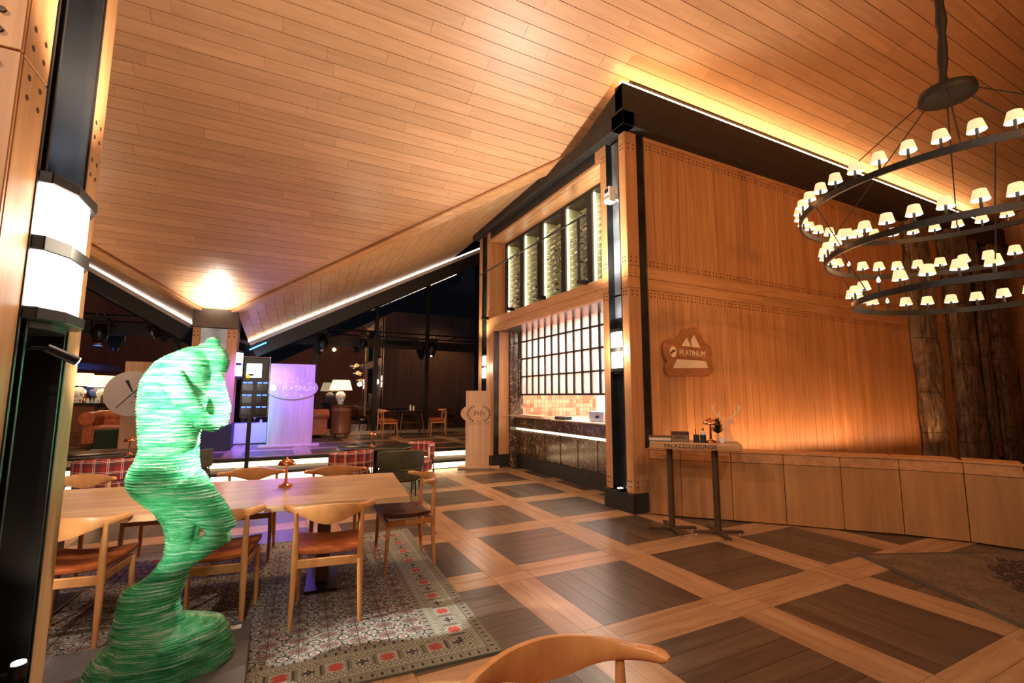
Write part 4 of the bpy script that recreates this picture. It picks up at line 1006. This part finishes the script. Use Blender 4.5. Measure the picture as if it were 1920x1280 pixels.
def jar_lamp(loc, label, s=1.0, e=6):
    t = thing('table_lamp', label, 'lamp', loc, 0, 'porcelain table lamps'); t.scale = (s, s, s)
    MB().lathe([(.07, 0), (.08, .015), (.075, .05), (.13, .19), (.14, .26), (.12, .31), (.07, .34), (.06, .36), (.001, .36)], 24).build('jar', m_porc, t, True)
    MB().lathe([(.012, .36), (.012, .44)], 8).build('neck', m_copper, t)
    MB().loft([[(r_*math.cos(2*math.pi*j/28), r_*math.sin(2*math.pi*j/28), z) for j in range(28)] for r_, z in ((.31, .40), (.23, .68))], False).build('shade', m_lshade, t, True)
    light('POINT', 'lamp_bulb', (loc[0], loc[1], loc[2]+.52*s), e, (1, .72, .42), size=.05)
    return t
jar_lamp((1.68, 14.05, 1.28), 'white porcelain jar lamp on the barrel cabinet')
ba = thing('bar_cabinet', 'panelled dark wood bar cabinet with a stone top at far left', 'cabinet', (-4.45, 14.9, .43))
MB().box(-.75, .62, -.25, .45, .12, .86).build('body', m_mahog, ba, bevel=.02)
MB().box(-.80, 1.25, -.32, .50, .86, .90).build('stone_top', m_darktop, ba, bevel=.005)
for x in (-.68, -.04): MB().box(x, x+.56, -.275, -.25, .20, .80).build('door', m_mahog, ba, bevel=.015)
MB().box(-.78, .65, -.28, .45, -.09, .12).build('plinth', m_mahog, ba); MB().box(.62, 1.2, .1, .45, .5, .86).build('side_shelf', m_mahog, ba)
jar_lamp((-4.22, 14.85, 1.33), 'larger porcelain jar lamp on the bar cabinet beside the column', 1.05, 7)
jar_lamp((-3.80, 15.02, 1.33), 'porcelain jar lamp on the bar cabinet next to the round sign', .98, 6)
for i, (x, h, r_, mm, nm) in enumerate(((-3.98, .22, .03, m_copper, 'copper shaker'), (-3.92, .12, .03, m_white, 'small white cup'), (-3.84, .12, .028, m_chrome, 'silver cup'), (-3.76, .13, .03, m_white, 'white sugar jar'), (-3.66, .20, .03, m_bot[1], 'amber bottle'), (-3.58, .16, .03, m_white, 'white milk jar'), (-3.50, .22, .028, m_bot[0], 'green bottle'))):
    o = MB().lathe([(r_, 0), (r_, h*.6), (r_*.5, h*.8), (r_*.45, h)], 12, (x-.08, 14.72, 1.33)).build(nm.split()[-1], mm, None, True); tag(o, nm+' among the small vessels on the bar cabinet', nm.split()[-1], 'small vessels on the bar cabinet')
# bluish low cabinet, glass and candle
o = MB().box(-.85, -.12, 13.2, 13.7, .36, .84).build('low_cabinet', m_kwall, None, bevel=.004); tag(o, 'low white cabinet lit blue beside the window post', 'cabinet'); MB().box(-.84, -.13, 13.22, 13.68, .34, .36).build('plinth', m_black, o)
MB().box(-.84, -.49, 13.19, 13.2, .38, .82).build('door', m_kwall, o); MB().box(-.48, -.13, 13.19, 13.2, .38, .82).build('door', m_kwall, o)
o = MB().lathe([(.035, 0), (.004, .01), (.004, .09), (.035, .12), (.035, .2)], 14, (-.40, 13.4, .84)).build('wine_glass', m_acryl, None, True); tag(o, 'stemmed glass on the low blue-lit cabinet', 'glass')
o = MB().lathe([(.03, 0), (.03, .08), (.001, .08)], 14, (-.26, 13.38, .84)).build('candle', m_paper, None, True); tag(o, 'short pale candle on the low blue-lit cabinet', 'candle')

# ------------------------------------------------------------------ moving-head stage lights on the transom
ra = thing('lighting_rail', 'thin black lighting rail hung along the glass wall transom', 'rail', (0, 14.9, 3.52))
MB().tube([(-6, 0, 0), (7.6, 0, 0)], .025, 8).build('pipe', m_black, ra)
for x in (-5, -1.9, 1.9, 5.5): MB().box(x-.02, x+.02, 0, .55, -.02, .02).build('bracket', m_black, ra)
def mover(x, z, tilt, label, s=1.0):
    t = thing('moving_head_light', label, 'stage light', (x, 14.85, z), 0, 'moving-head stage lights on the rail'); t.scale = (s, s, s)
    MB().box(-.15, .15, -.10, .10, -.12, -.02).build('base', m_black, t, bevel=.015); 
    for q in (-1, 1):
        MB().box(q*.17-.02, q*.17+.02, -.05, .05, -.42, -.08).build('yoke_arm', m_black, t, bevel=.01); MB().tube([(q*.06, 0, -.02), (q*.06, 0, .08)], .015).build('clamp', m_chrome, t)
    T = Matrix.Translation((0, 0, -.40)) @ Matrix.Rotation(R(tilt), 4, 'X')
    MB().ball((0, 0, 0), .145, .13, .24, 18, 12, T).build('head', m_steelD, t, True); MB().lathe([(.085, -.26), (.09, -.2)], 18, T=T).build('lens', m_chrome, t)
    return t
mover(1.2, 3.48, 0, 'moving-head stage light hanging above the porcelain lamp on the barrel')
mover(2.36, 3.44, 60, 'tilted moving-head stage light above the platform table, second from left on right side', .85)
mover(4.56, 3.42, 0, 'moving-head stage light nearest the kitchen column', .95)
mover(-3.95, 3.46, 0, 'moving-head stage light above the bar cabinet lamps', 1.1)
mover(-2.85, 3.46, 50, 'small tilted moving-head stage light left of the window post', .75)
o = MB().box(3.1, 4.1, 14.8, 15.0, 3.24, 3.40).build('projector_bar', m_black, None, bevel=.03); tag(o, 'long black projector box hung on the lighting rail', 'projector')
MB().box(3.5, 3.52, 14.88, 14.92, 3.4, 3.52).build('hanger', m_black, o)

# ------------------------------------------------------------------ sign panels
def panel(name, loc, rz, w, h, label):
    t = thing(name, label, 'sign', loc, rz)
    MB().box(-w/2, w/2, -.03, .03, .045, h).build('board', m_sign, t, bevel=.003); MB().box(-w/2-.16, w/2+.16, -.24, .24, 0, .045).build('foot', m_sign, t, bevel=.004)
    return t
def oval(rx, rz_, y, z, n=48, d=.016): return [(rx*math.cos(2*math.pi*i/n), rz_*math.sin(2*math.pi*i/n)) for i in range(n)]
XZ = Matrix(((1, 0, 0, 0), (0, 0, -1, 0), (0, 1, 0, 0), (0, 0, 0, 1)))
vp = panel('violet_sign_panel', (.38, 12.25, .34), R(-3), .96, 1.92, 'upright oak panel lit violet with an oval PLATINUM plate')
MB().prism(oval(.56, .27, 0, 0), .0, .014, Matrix.Translation((0, -.034, 1.36)) @ XZ).build('oval_plate', m_sign, vp)
textobj('PLATINUM', .155, .004, m_white, vp, at(.14, -.052, 1.34), sx=.95)
def globe_logo(par, x, y, z, r, m):
    MB().prism([(r*math.cos(a/12*math.pi), r*math.sin(a/12*math.pi)) for a in range(24)], 0, .006, Matrix.Translation((x, y, z)) @ XZ).build('round_logo', m, par)
globe_logo(vp, -.41, -.05, 1.35, .075, m_white)
for fx, fz, fr in ((-.26, 1.47, .025), (-.15, 1.45, .035), (.02, 1.50, .018), (.2, 1.52, .022), (.36, 1.47, .05), (-.31, 1.22, .025), (-.12, 1.18, .035), (.05, 1.23, .025), (.2, 1.17, .045)):
    fk = MB()
    for a in range(3):
        T = Matrix.Translation((fx, -.052, fz)) @ XZ @ Matrix.Rotation(a*math.pi/3, 4, 'Z'); fk.box(-fr, fr, -.004, .004, 0, .003, T)
    fk.build('snowflake', m_white, vp)
yp = panel('round_sign_panel', (-2.43, 12.75, .34), R(2), .92, 1.90, 'upright oak panel carrying a large round white sign behind the statue')
MB().prism(oval(.48, .48, 0, 0, 64), .0, .02, Matrix.Translation((-.30, -.034, 1.21)) @ XZ).build('white_disc', plain('white_disc', (.66, .60, .56), .5, 0, .03), yp)
MB().prism([(-.135, .275), (-.075, .29), (.022, .035), (.0, .03)], 0, .004, at(-.30, -.056, 1.21)).build('letter_stroke', m_ink, yp)
MB().prism([(-.255, -.30), (.18, .22), (.21, .22), (-.243, -.31)], 0, .004, at(-.30, -.056, 1.21)).build('letter_stroke', m_ink, yp)
textobj('a', .24, .002, m_ink, yp, at(-.22, -.056, 1.20), sx=.8); textobj('S', .07, .002, m_ink, yp, at(-.28, -.056, 1.02))
wp = panel('wreath_sign_panel', (4.00, 9.50, .0), R(-20), .56, 1.63, 'pale oak free-standing panel with an oval laurel-wreath plate by the kitchen')
MB().prism(oval(.39, .22, 0, 0), .0, .014, Matrix.Translation((0, -.034, 1.14)) @ XZ).build('oval_plate', m_sign, wp)
for s in (-1, 1):
    for i in range(9):
        a = R(-62+15*i); x = s*(.24*math.cos(a)+.0); z = 1.13+.175*math.sin(a)
        for k in (-1, 1):
            T = at(x, -.05, z) @ Matrix.Rotation((R(90)+a)*1 if s > 0 else R(90)-a, 4, 'Z') @ Matrix.Rotation(k*R(28), 4, 'Z')
            MB().prism([(0, 0), (.02, .012), (.045, 0), (.02, -.012)], 0, .003, T).build('laurel_leaf', m_brownink, wp)
textobj('f', .17, .002, m_brownink, wp, at(-.085, -.052, 1.14)); textobj('4', .13, .002, m_brownink, wp, at(-.02, -.052, 1.14)); textobj('f', .17, .002, m_brownink, wp, at(.05, -.052, 1.14)); textobj('s', .12, .002, m_brownink, wp, at(.11, -.052, 1.14))
textobj('1912', .05, .002, m_brownink, wp, at(.0, -.052, .965))
tag(MB().tube([(4.32, 9.35, 1.085), (4.95, 8.9, 1.11)], .007).build('thin_rod', m_sign), 'thin pale rod reaching from the wreath sign to the counter', 'rod')
# wall sign
ws = thing('wall_sign', 'cloud-shaped wooden sign on the slatted wall with cream mountains reading PLATINUM', 'sign', (5.385, YW, 2.17))
def wsx(px): return (px-700)/1396*120*.01035
pl = [(250, 1200), (200, 1120), (185, 1030), (205, 950), (235, 905), (190, 830), (155, 720), (135, 610), (160, 500), (220, 430), (300, 400), (380, 415), (420, 440), (480, 360), (560, 230), (620, 190), (690, 205), (740, 160), (820, 140), (890, 190), (950, 280), (1020, 420), (1070, 510), (1130, 540), (1185, 600), (1205, 700), (1200, 850), (1210, 950), (1245, 1050), (1230, 1140), (1170, 1190), (1080, 1205), (600, 1205)]
def wz(px, py): return (py-690)/1280*110*-.00635-(px-700)*-.0000
def wall_pt(px, py):
    # picture position inside the sign -> position on the wall plane
    X, Y = 1230+px/1396*120, 600+py/1280*110
    d = fw+rt2*(X-960)/foc+up2*(640-Y)/foc; q = CAM+d*((YW-.03)/d.y); return (q.x-5.385, q.z-2.17)
poly = [wall_pt(*p) for p in pl]
MB().prism(poly[::-1], 0, .045, at(0, 0, 0)).build('board', wood('sign_walnut', (.28, .10, .035), (.42, .17, .065), .45, (2, 12, 12), vary=0), ws, bevel=.006)
for nm, pp in (('mountain', [(535, 565), (645, 385), (745, 580)]), ('mountain', [(735, 450), (808, 325), (940, 605), (765, 585)]), ('mountain_base', [(350, 1050), (435, 855), (960, 885), (1060, 900), (1110, 1045)])):
    MB().prism([wall_pt(*p) for p in pp][::-1], .045, .052, at(0, 0, 0)).build(nm, m_cream, ws)
a_, b_ = wall_pt(455, 715), wall_pt(1085, 750)
tx = textobj('PLATINUM', .115, .003, m_cream, ws, at((a_[0]+b_[0])/2, -.05, (a_[1]+b_[1])/2))
tx.scale.x = (b_[0]-a_[0])/.61
g_ = wall_pt(352, 690)
MB().prism([(g_[0]+.062*math.cos(i*math.pi/12), g_[1]+.078*math.sin(i*math.pi/12)) for i in range(24)], .045, .052, at(0, 0, 0)).build('round_logo', m_cream, ws)
MB().prism([(g_[0]+x, g_[1]+z) for x, z in ((-.06, -.015), (-.02, .02), (.02, .03), (.05, .02), (.03, .0), (-.01, -.01), (-.03, -.045))], .052, .054, at(0, 0, 0)).build('logo_swirl', m_brownink, ws)

lb = MB().tube([(-.58, 12.45, 2.58), (-.22, 12.45, 2.78)], .03, 8).build('light_bar', m_black); tag(lb, 'short blue-lit light bar under the sloping eave beside the window post', 'light')
MB().tube([(-.57, 12.42, 2.575), (-.23, 12.42, 2.765)], .014, 8).build('blue_tube', emis('blue_tube', (.03, .25, 1), 14), lb); MB().tube([(-.42, 12.45, 2.68), (-.46, 12.62, 2.76)], .01).build('bracket', m_black, lb)

# ------------------------------------------------------------------ charging kiosk on its pole
ks = thing('charging_kiosk', 'black charging kiosk on a pole with a glowing screen and blue-lit slots', 'kiosk', (-.385, 10.05, .17))
MB().lathe([(.20, 0), (.20, .012), (.04, .03)], 28).build('base', m_black, ks); MB().box(-.035, .035, -.03, .03, .02, 1.62).build('pole', m_black, ks)
MB().box(-.16, .28, -.02, .13, .95, 2.06).build('case', m_black, ks, bevel=.02, seg=3); MB().box(-.17, .295, .02, .05, .94, 2.075).build('rim', m_chrome, ks, bevel=.02)
MB().box(-.10, .15, -.028, -.02, 1.68, 1.94).build('screen', m_screen, ks); MB().box(-.07, .02, -.031, -.028, 1.71, 1.75).build('screen_image', m_ink, ks)
MB().prism([(.035*math.cos(i*math.pi/10), .035*math.sin(i*math.pi/10)) for i in range(20)], 0, .004, at(-.07, -.032, 1.695)).build('yellow_badge', m_yel, ks)
for r_, z in enumerate((1.50, 1.27, 1.05)):
    for c_, x in enumerate((-.15, -.065, .09, .185)):
        MB().box(x, x+.08, -.035, -.02, z-.06, z+.10).build('power_slot', m_steelD, ks); MB().box(x+.005, x+.075, -.038, -.034, z+.07, z+.092).build('slot_light', m_blueled, ks)
# metal stand behind the lectern panel next to the wreath sign
o = thing('rope_post', 'thin black post behind the wreath sign by the steps', 'post', (3.82, 9.75, 0)); MB().tube([(0, 0, 0), (0, 0, .95)], .018).build('pole', m_black, o); MB().lathe([(.1, 0), (.1, .01)], 16).build('base', m_black, o)

# ------------------------------------------------------------------ host stand
hs = thing('host_stand', 'standing-height host desk of thick oak lettered PALAZZO LOUNGE on two posts', 'desk', (4.30, 3.90, 0), R(-47))
MB().box(-.47, .48, -.22, .20, .925, 1.0).build('desk_top', wood('desk_oak', (.42, .22, .10), (.60, .35, .17), .4, (2, 16, 16), world=False, vary=0), hs, bevel=.012, seg=2)
m_pole = plain('bronze_post', (.11, .07, .045), .4, .6, .1)
for x in (-.265, .215):
    MB().lathe([(.036, .03), (.036, .925)], 20, (x, 0, 0)).build('post', m_pole, hs, True)
    for a in (R(20), R(110)):
        T = Matrix.Translation((x, 0, 0)) @ Matrix.Rotation(a, 4, 'Z'); MB().box(-.27, .27, -.025, .025, .018, .045, T).build('cross_foot', m_pole, hs, bevel=.004)
        for s in (-1, 1): MB().lathe([(.015, 0), (.015, .018)], 10, T=T @ Matrix.Translation((s*.24, 0, 0))).build('glide', m_chrome, hs)
textobj('PALAZZO LOUNGE', .060, .002, m_ink, hs, at(-.04, -.2235, .963), sx=1.0, spacing=1.05)
def on_desk(x, y, z=1.0):
    return hs.location.to_3d()+Matrix.Rotation(R(-47), 3, 'Z') @ Vector((x, y, z))
bk = thing('binder', 'white-paged binder with a brown cover lying at the left of the host desk', 'binder', on_desk(-.36, -.05), R(-40))
MB().box(-.13, .13, -.1, .1, 0, .008).build('cover', m_ink, bk); MB().box(-.12, .12, -.095, .095, .009, .045).build('pages', m_paper, bk); MB().box(-.13, .13, -.1, .1, .046, .054).build('cover', m_leatherD, bk)
cs = thing('card_holder', 'brown box of lettered cards on the host desk', 'card holder', on_desk(-.14, -.13), R(-47))
MB().box(-.095, .095, -.02, .05, 0, .04).build('tray', m_steelD, cs); MB().box(-.095, .095, .0, .05, .0, .115).build('cards', m_leatherD, cs, bevel=.003)
MB().box(-.09, .09, -.022, -.005, .0, .075).build('front_card', plain('taupe_card', (.20, .13, .09), .6, 0, .1), cs); textobj('RESERVE', .034, .001, m_ink, cs, at(0, -.0235, .05))
for i, x in enumerate((.03, .10)):
    c_ = MB().lathe([(.032, 0), (.032, .085), (.028, .085), (.028, .01), (.001, .01)], 18, tuple(on_desk(x, -.13))).build('pen_cup', m_slate if 0 else plain('navy_cup', (.012, .016, .03), .5), None, True); tag(c_, ('dark blue pen cup with one pen, next to the card holder', 'dark blue pen cup holding a cream ball, next to the lamp')[i], 'cup', 'pen cups on the host desk')
q = on_desk(.03, -.13); o = MB().tube([(q.x, q.y, 1.02), (q.x-.01, q.y, 1.14)], .005).build('pen', m_leatherD); tag(o, 'dark pen standing in the left pen cup', 'pen'); MB().tube([(q.x-.01, q.y, 1.14), (q.x-.011, q.y, 1.15)], .0045).build('tip', m_ink, o)
q = on_desk(.10, -.13); o = MB().ball((q.x, q.y, 1.10), .027, .027, .03).build('cream_ball_pen', m_paper, None, True); tag(o, 'cream round-headed pen with dark tip in the right pen cup', 'pen'); MB().ball((q.x, q.y, 1.145), .012, .012, .014).build('tip', m_leatherD, o)
mushroom(tuple(on_desk(.18, -.09)), 'copper mushroom lamp on the host desk', 1.12)
# reindeer ornament with small fir
q = on_desk(.33, .02)
rd = thing('reindeer_ornament', 'clear acrylic reindeer ornament with antlers on the host desk', 'ornament', q, R(-47))
MB().box(-.12, .10, -.03, .03, 0, .012).build('base', m_acryl, rd); MB().prism([(-.02, .012), (.10, .012), (.07, .10), (.045, .17), (.08, .21), (.11, .20), (.10, .235), (.05, .26), (.02, .22), (-.01, .14)], 0, .012, at(0, 0, 0)).build('body', m_acryl, rd)
for s, pts in ((1, [(.05, .25), (.09, .29), (.14, .31), (.16, .36), (.155, .42)]), (1, [(.12, .305), (.12, .35)]), (1, [(.155, .36), (.185, .40)]), (1, [(.02, .24), (-.03, .27), (-.09, .31), (-.115, .37), (-.09, .42)]), (1, [(-.05, .28), (-.045, .33)]), (1, [(-.105, .34), (-.13, .39)])):
    MB().tube([(x, -.005, z) for x, z in pts], .008, 6).build('antler', m_cream, rd)
qq = on_desk(.26, .02); ft = thing('fir_sprig', 'dark green miniature fir in a small glass on the host desk', 'plant', qq)
fm = MB(); r5 = random.Random(5)
for i in range(520):
    a = r5.uniform(0, 6.28); h = r5.uniform(.0, 1); p = Vector((0, 0, .09+.15*h)); L = .11*(1-.6*h)*r5.uniform(.6, 1.1); d = Vector((math.cos(a), math.sin(a), .55+h)).normalized()
    s_ = d.cross(Vector((0, 0, 1))).normalized()*.004; fm.add([p-s_, p+s_, p+d*L], [(0, 1, 2)]); fm.add([p, p+Vector((0, 0, .005)), p+d*L], [(0, 1, 2)])
tag(fm.build('needles', m_pine, ft), kind='stuff'); MB().lathe([(.03, 0), (.035, .08)], 16).build('glass_pot', m_acryl, ft); MB().tube([(0, 0, .01), (0, 0, .2)], .005).build('stem', m_walnut, ft)
o = MB().prism([(.026*math.cos(i*math.pi/10), .026*math.sin(i*math.pi/10)) for i in range(20)], 0, .006, Matrix.Translation(on_desk(.29, -.13, 1.035)) @ Matrix.Rotation(R(-47), 4, 'Z') @ XZ).build('round_badge', m_white); tag(o, 'small white round badge standing in front of the fir on the host desk', 'badge')
MB().box(-.012, .012, -.012, .004, -.034, -.022, Matrix.Translation(on_desk(.29, -.13, 1.035)) @ Matrix.Rotation(R(-47), 4, 'Z')).build('foot', m_white, o)

# ------------------------------------------------------------------ rugs (pattern woven as vertex colour)
def rug(name, corner, ex, ey, w, h, nx, ny, fn, label):
    ex, ey = Vector(ex), Vector(ey); me = bpy.data.meshes.new(name)
    v = []; cols = []
    for j in range(ny+1):
        for i in range(nx+1):
            p = Vector(corner)+ex*(w*i/nx)+ey*(h*j/ny); v.append((p.x, p.y, .012))
    f = []
    for j in range(ny):
        for i in range(nx): f.append((j*(nx+1)+i, j*(nx+1)+i+1, (j+1)*(nx+1)+i+1, (j+1)*(nx+1)+i)); cols.append(fn((i+.5)*w/nx, (j+.5)*h/ny, w, h))
    # skirt so that the rug has thickness
    me.from_pydata(v, [], f); me.update(); me.materials.append(m_rug)
    ca = me.color_attributes.new('Col', 'FLOAT_COLOR', 'CORNER')
    buf = []
    for c in cols: buf += [*c, 1]*4
    ca.data.foreach_set('color', buf)
    bm = bmesh.new(); bm.from_mesh(me); bmesh.ops.recalc_face_normals(bm, faces=bm.faces)
    if bm.faces[0].normal.z < 0: bmesh.ops.reverse_faces(bm, faces=bm.faces)
    bm.to_mesh(me); bm.free()
    o = bpy.data.objects.new(name, me); COL.objects.link(o); tag(o, label, 'rug')
    e = MB(); c0_, c1_, c2_, c3_ = [Vector(corner)+ex*a+ey*b for a, b in ((0, 0), (w, 0), (w, h), (0, h))]
    e.hexa([(c.x, c.y, .001) for c in (c0_, c1_, c2_, c3_)]+[(c.x, c.y, .0115) for c in (c0_, c1_, c2_, c3_)]).build('backing', plain('rug_backing', (.10, .10, .075), .9), o)
    return o
BG = (.205, .185, .150); DK = (.030, .027, .026); RD = (.33, .045, .035); LT = (.34, .32, .265); GN = (.115, .115, .080); MR = (.12, .045, .04)
def h2(a, b): 
    x = math.sin(a*127.1+b*311.7)*43758.5; return x-math.floor(x)
def bokhara(u, v, w, h):
    e = min(u, v, w-u, h-v); front = v < .36 or h-v < .36
    if min(u, w-u) < min(v, h-v): front = False
    along = u if front else v
    if e < .012: return (.16, .15, .11)
    if e < .06:
        p = (along % .055)/.055; return DK if (.35 < p < .62 and .022 < e < .05) else (BG if p > .08 else GN)
    if e < .072: return GN
    if e < .10: return LT if int(along/.011+e/.010) % 2 == 0 else (.13, .12, .09)
    if e < .145: return LT if int(along/.016) % 2 == int((e-.10)/.015) % 2 and (along % .016) > .006 else (.14, .13, .10)
    if e < .24:
        p = (along % .28)/.28; q = (e-.1925)/.0475; k = 0 if p < .5 else 1; pp = p*2-k
        if pp < .14 or pp > .92: return DK if .04 < pp < .09 else (.13, .12, .085)
        x = (pp-.53)/.36
        if k == 0:
            if (x*x)/.75+(q*q)/.62 < 1 and not (abs(x) > .55 and abs(q) < .10): return RD
            return (.27, .25, .20)
        if abs(q) < .66 and abs(x) < .8:
            if (abs(q)-.42)**2+(abs(x)-.35)**2 < .035: return LT
            return DK if (abs(q)-.40)**2+(abs(x)-.30)**2 < .13 or abs(q) < .12 else (.28, .26, .22)
        return (.22, .205, .165)
    if e < .285: return LT if int(along/.016) % 2 == int((e-.24)/.015) % 2 and (along % .016) > .006 else (.14, .13, .10)
    if e < .31: return LT if int(along/.011+e/.010) % 2 == 0 else (.13, .12, .09)
    if e < .36:
        p = (along % .055)/.055; return DK if (.35 < p < .62 and .32 < e < .35) else (BG if p > .08 else GN)
    gx, gy = .17, .13; a, b = u/gx, v/gy
    x = (a-math.floor(a)-.5)*gx; y = (b-math.floor(b)-.5)*gy
    if abs(x) < .003: return DK
    r_ = math.hypot(x/.066, y/.044); an = math.atan2(y, x)+3.2
    if r_ < 1:
        if r_ > .84: return (.23, .21, .17)
        if r_ > .60: return (.24, .06, .045) if int(an*4) % 3 == 0 else (.13, .09, .07)
        if r_ > .34: return (.24, .215, .175) if int(an*3) % 2 else DK
        return MR
    m2 = math.hypot((((a+.5) % 1)-.5)*gx/.040, (((b+.5) % 1)-.5)*gy/.032)
    if m2 < 1: return DK if m2 > .72 else (LT if m2 > .4 else (.2, .1, .08))
    k = h2(int(u/.010), int(v/.010)); return LT if k > .72 else (DK if k < .30 else ((.14, .13, .11) if k < .5 else BG))
th = R(-5)
exv = (-math.cos(th), -math.sin(th), 0); eyv = (math.sin(-th)*-1*-1, math.cos(th), 0)
rug('patterned_rug', (1.29, 2.66, 0), (-math.cos(R(4)), math.sin(R(4)), 0), (math.sin(R(3)), math.cos(R(3)), 0), 3.3, 2.80, 640, 543, bokhara, 'grey-green oriental rug with red-dotted border under the long dining table')
def floral(u, v, w, h):
    x, y = u-w*.55, v-h*.5; n1 = noise.noise(Vector((u*6, v*6, 0))); n2 = noise.noise(Vector((u*26, v*26, 3)))*.6+noise.noise(Vector((u*60, v*60, 5)))*.6
    r_ = math.hypot(x/1.1, y/.75)
    base = (.15+.05*n1, .095+.03*n1, .055+.02*n1)
    if .62+n1*.1 < r_ < .98+n1*.12: return (.035, .018, .014) if n2 > -.25 else (.20, .12, .09)
    if r_ < .62: return (.17, .06, .05) if n2 > .1 else (.13, .085, .06)
    e = min(u, v)
    if e < .05: return (.09, .06, .04)
    return base if n2 < .26 else (base[0]*.6, base[1]*.5, base[2]*.5)
rug('floral_rug', (5.07, 2.69, 0), (-.428, -.904, 0), (.915, -.403, 0), 2.4, 2.6, 150, 160, floral, 'faded brown floral rug at the right under the chandelier')

# ------------------------------------------------------------------ statue
def px(x, y, Y=3.1):
    d = fw+rt2*(x-960)/foc+up2*(640-y)/foc; q = CAM+d*(Y/d.y); return q.x, q.z
def loft_px(m, rows, n=28):
    rings = []
    for (yy, xl, xr, dep, dy) in rows:
        a, z = px(xl, yy); b, _ = px(xr, yy); cx, hx = (a+b)/2, (b-a)/2
        rings.append([(cx+hx*math.cos(2*math.pi*j/n), 3.1+dy+dep*math.sin(2*math.pi*j/n), z) for j in range(n)])
    m.loft(rings)
sm = MB()
loft_px(sm, [(1290, 145, 425, .24, 0), (1277, 152, 424, .25, 0), (1242, 171, 424, .24, 0), (1211, 199, 423, .21, 0), (1196, 203, 419, .18, 0), (1186, 205, 385, .15, 0), (1177, 207, 345, .13, .0), (1161, 211, 334, .11, .01), (1139, 217, 335, .10, .02), (1120, 222, 341, .09, .02), (1110, 230, 344, .085, .03), (1096, 256, 348, .07, .03), (1082, 275, 352, .065, .02), (1070, 287, 355, .06, .0), (1046, 305, 361, .062, 0), (1020, 309, 370, .068, 0), (1002, 309, 375, .074, 0), (985, 303, 378, .082, 0), (961, 287, 381, .10, 0), (945, 265, 382, .125, 0), (928, 244, 382, .15, 0), (912, 235, 381, .165, 0), (898, 234, 378, .17, 0), (880, 240, 375, .168, 0), (860, 254, 373, .15, 0), (842, 260, 373, .13, 0), (815, 258, 375, .125, 0), (798, 257, 382, .13, 0), (785, 257, 398, .14, 0), (765, 256, 404, .15, 0), (740, 257, 402, .17, 0), (715, 264, 400, .185, 0), (695, 277, 402, .185, 0), (678, 292, 404, .16, 0), (666, 312, 398, .11, 0), (657, 334, 390, .075, 0), (650, 352, 384, .05, 0)])
def C3(x, y, dy=0): a, z = px(x, y); return Vector((a, 3.1+dy, z))
sm.ball(C3(401, 680), .078, .078, .10, 20, 14); sm.ball(C3(399, 643), .034, .036, .036, 14, 10); sm.ball(C3(384, 662), .05, .06, .06, 14, 10); sm.tube([C3(388, 715), C3(392, 745), C3(393, 775)], [.07, .085, .06], 14)
sm.ball(C3(419, 690), .018, .02, .02, 10, 8)
for s in (-1, 1):
    sm.tube([C3(330, 705, s*.17), C3(355, 745, s*.19), C3(385, 785, s*.16), C3(408, 796, s*.10)], [.062, .052, .045, .040], 16)
    sm.tube([C3(408, 796, s*.10), C3(418, 765, s*.07), C3(411, 725, s*.045), C3(407, 700, s*.04)], [.042, .038, .030, .030], 16)
    for k in range(4): sm.tube([C3(408, 712, s*.035+k*.012-.018), C3(414, 690, s*.03+k*.012-.018), C3(411, 672, s*.03+k*.01-.015)], [.012, .011, .008], 8)
sm.tube([C3(345, 905, -.06), C3(378, 935, -.07), C3(408, 965, -.07), C3(420, 990, -.06)], [.115, .095, .078, .068], 18)
sm.tube([C3(420, 990, -.06), C3(395, 1012, -.04), C3(362, 1040, -.01), C3(335, 1068, .02), C3(312, 1090, .04)], [.068, .055, .046, .040, .035], 16)
sm.tube([C3(315, 1140, 0), C3(345, 1178, -.05), C3(385, 1190, -.08), C3(408, 1196, -.09)], [.05, .055, .045, .03], 12)
tmp = bpy.data.objects.new('tmp', sm.mesh('tmp', m_statue)); COL.objects.link(tmp)
md = tmp.modifiers.new('r', 'REMESH'); md.mode = 'VOXEL'; md.voxel_size = .0055
m2 = tmp.modifiers.new('s', 'SMOOTH'); m2.factor = .7; m2.iterations = 5
dg = bpy.context.evaluated_depsgraph_get(); me = bpy.data.meshes.new_from_object(tmp.evaluated_get(dg)); bpy.data.objects.remove(tmp)
me.name = 'glass_statue'; me.materials.clear(); me.materials.append(m_statue)
nrm = [v.normal.copy() for v in me.vertices]
for v, nn in zip(me.vertices, nrm):
    z = v.co.z; f_ = (z % .015)/.015; a = (.0030 if z > .42 else .0012)*(1 if f_ < .5 else -.8)
    a += .006*noise.noise(v.co*9)+ ((.035*noise.noise(v.co*5)+.02*abs(noise.noise(v.co*11)))*min(1, (.5-z)/.15) if z < .5 else 0)
    if .75 < z < 1.15: a -= .012*math.exp(-((v.co.y-3.06)/.012)**2)
    v.co.x += nn.x*a; v.co.y += nn.y*a
for p in me.polygons: p.use_smooth = True
bz = min(v.co.z for v in me.vertices)
so_ = bpy.data.objects.new('glass_statue', me); COL.objects.link(so_); tag(so_, 'life-size green layered-glass statue of a bowed standing figure hiding its face', 'statue')
bs_ = MB().box(-1.0, -.05, 2.42, 3.50, .0, max(.05, bz+.01)).build('statue_base', m_slate, None, bevel=.006); tag(bs_, 'dark grey rectangular plinth slab under the green glass statue', 'plinth')
h_ = max(.05, bz+.01)
MB().box(-.17, -.10, 3.40, 3.45, h_, h_+.003).build('plaque', m_paper, bs_)
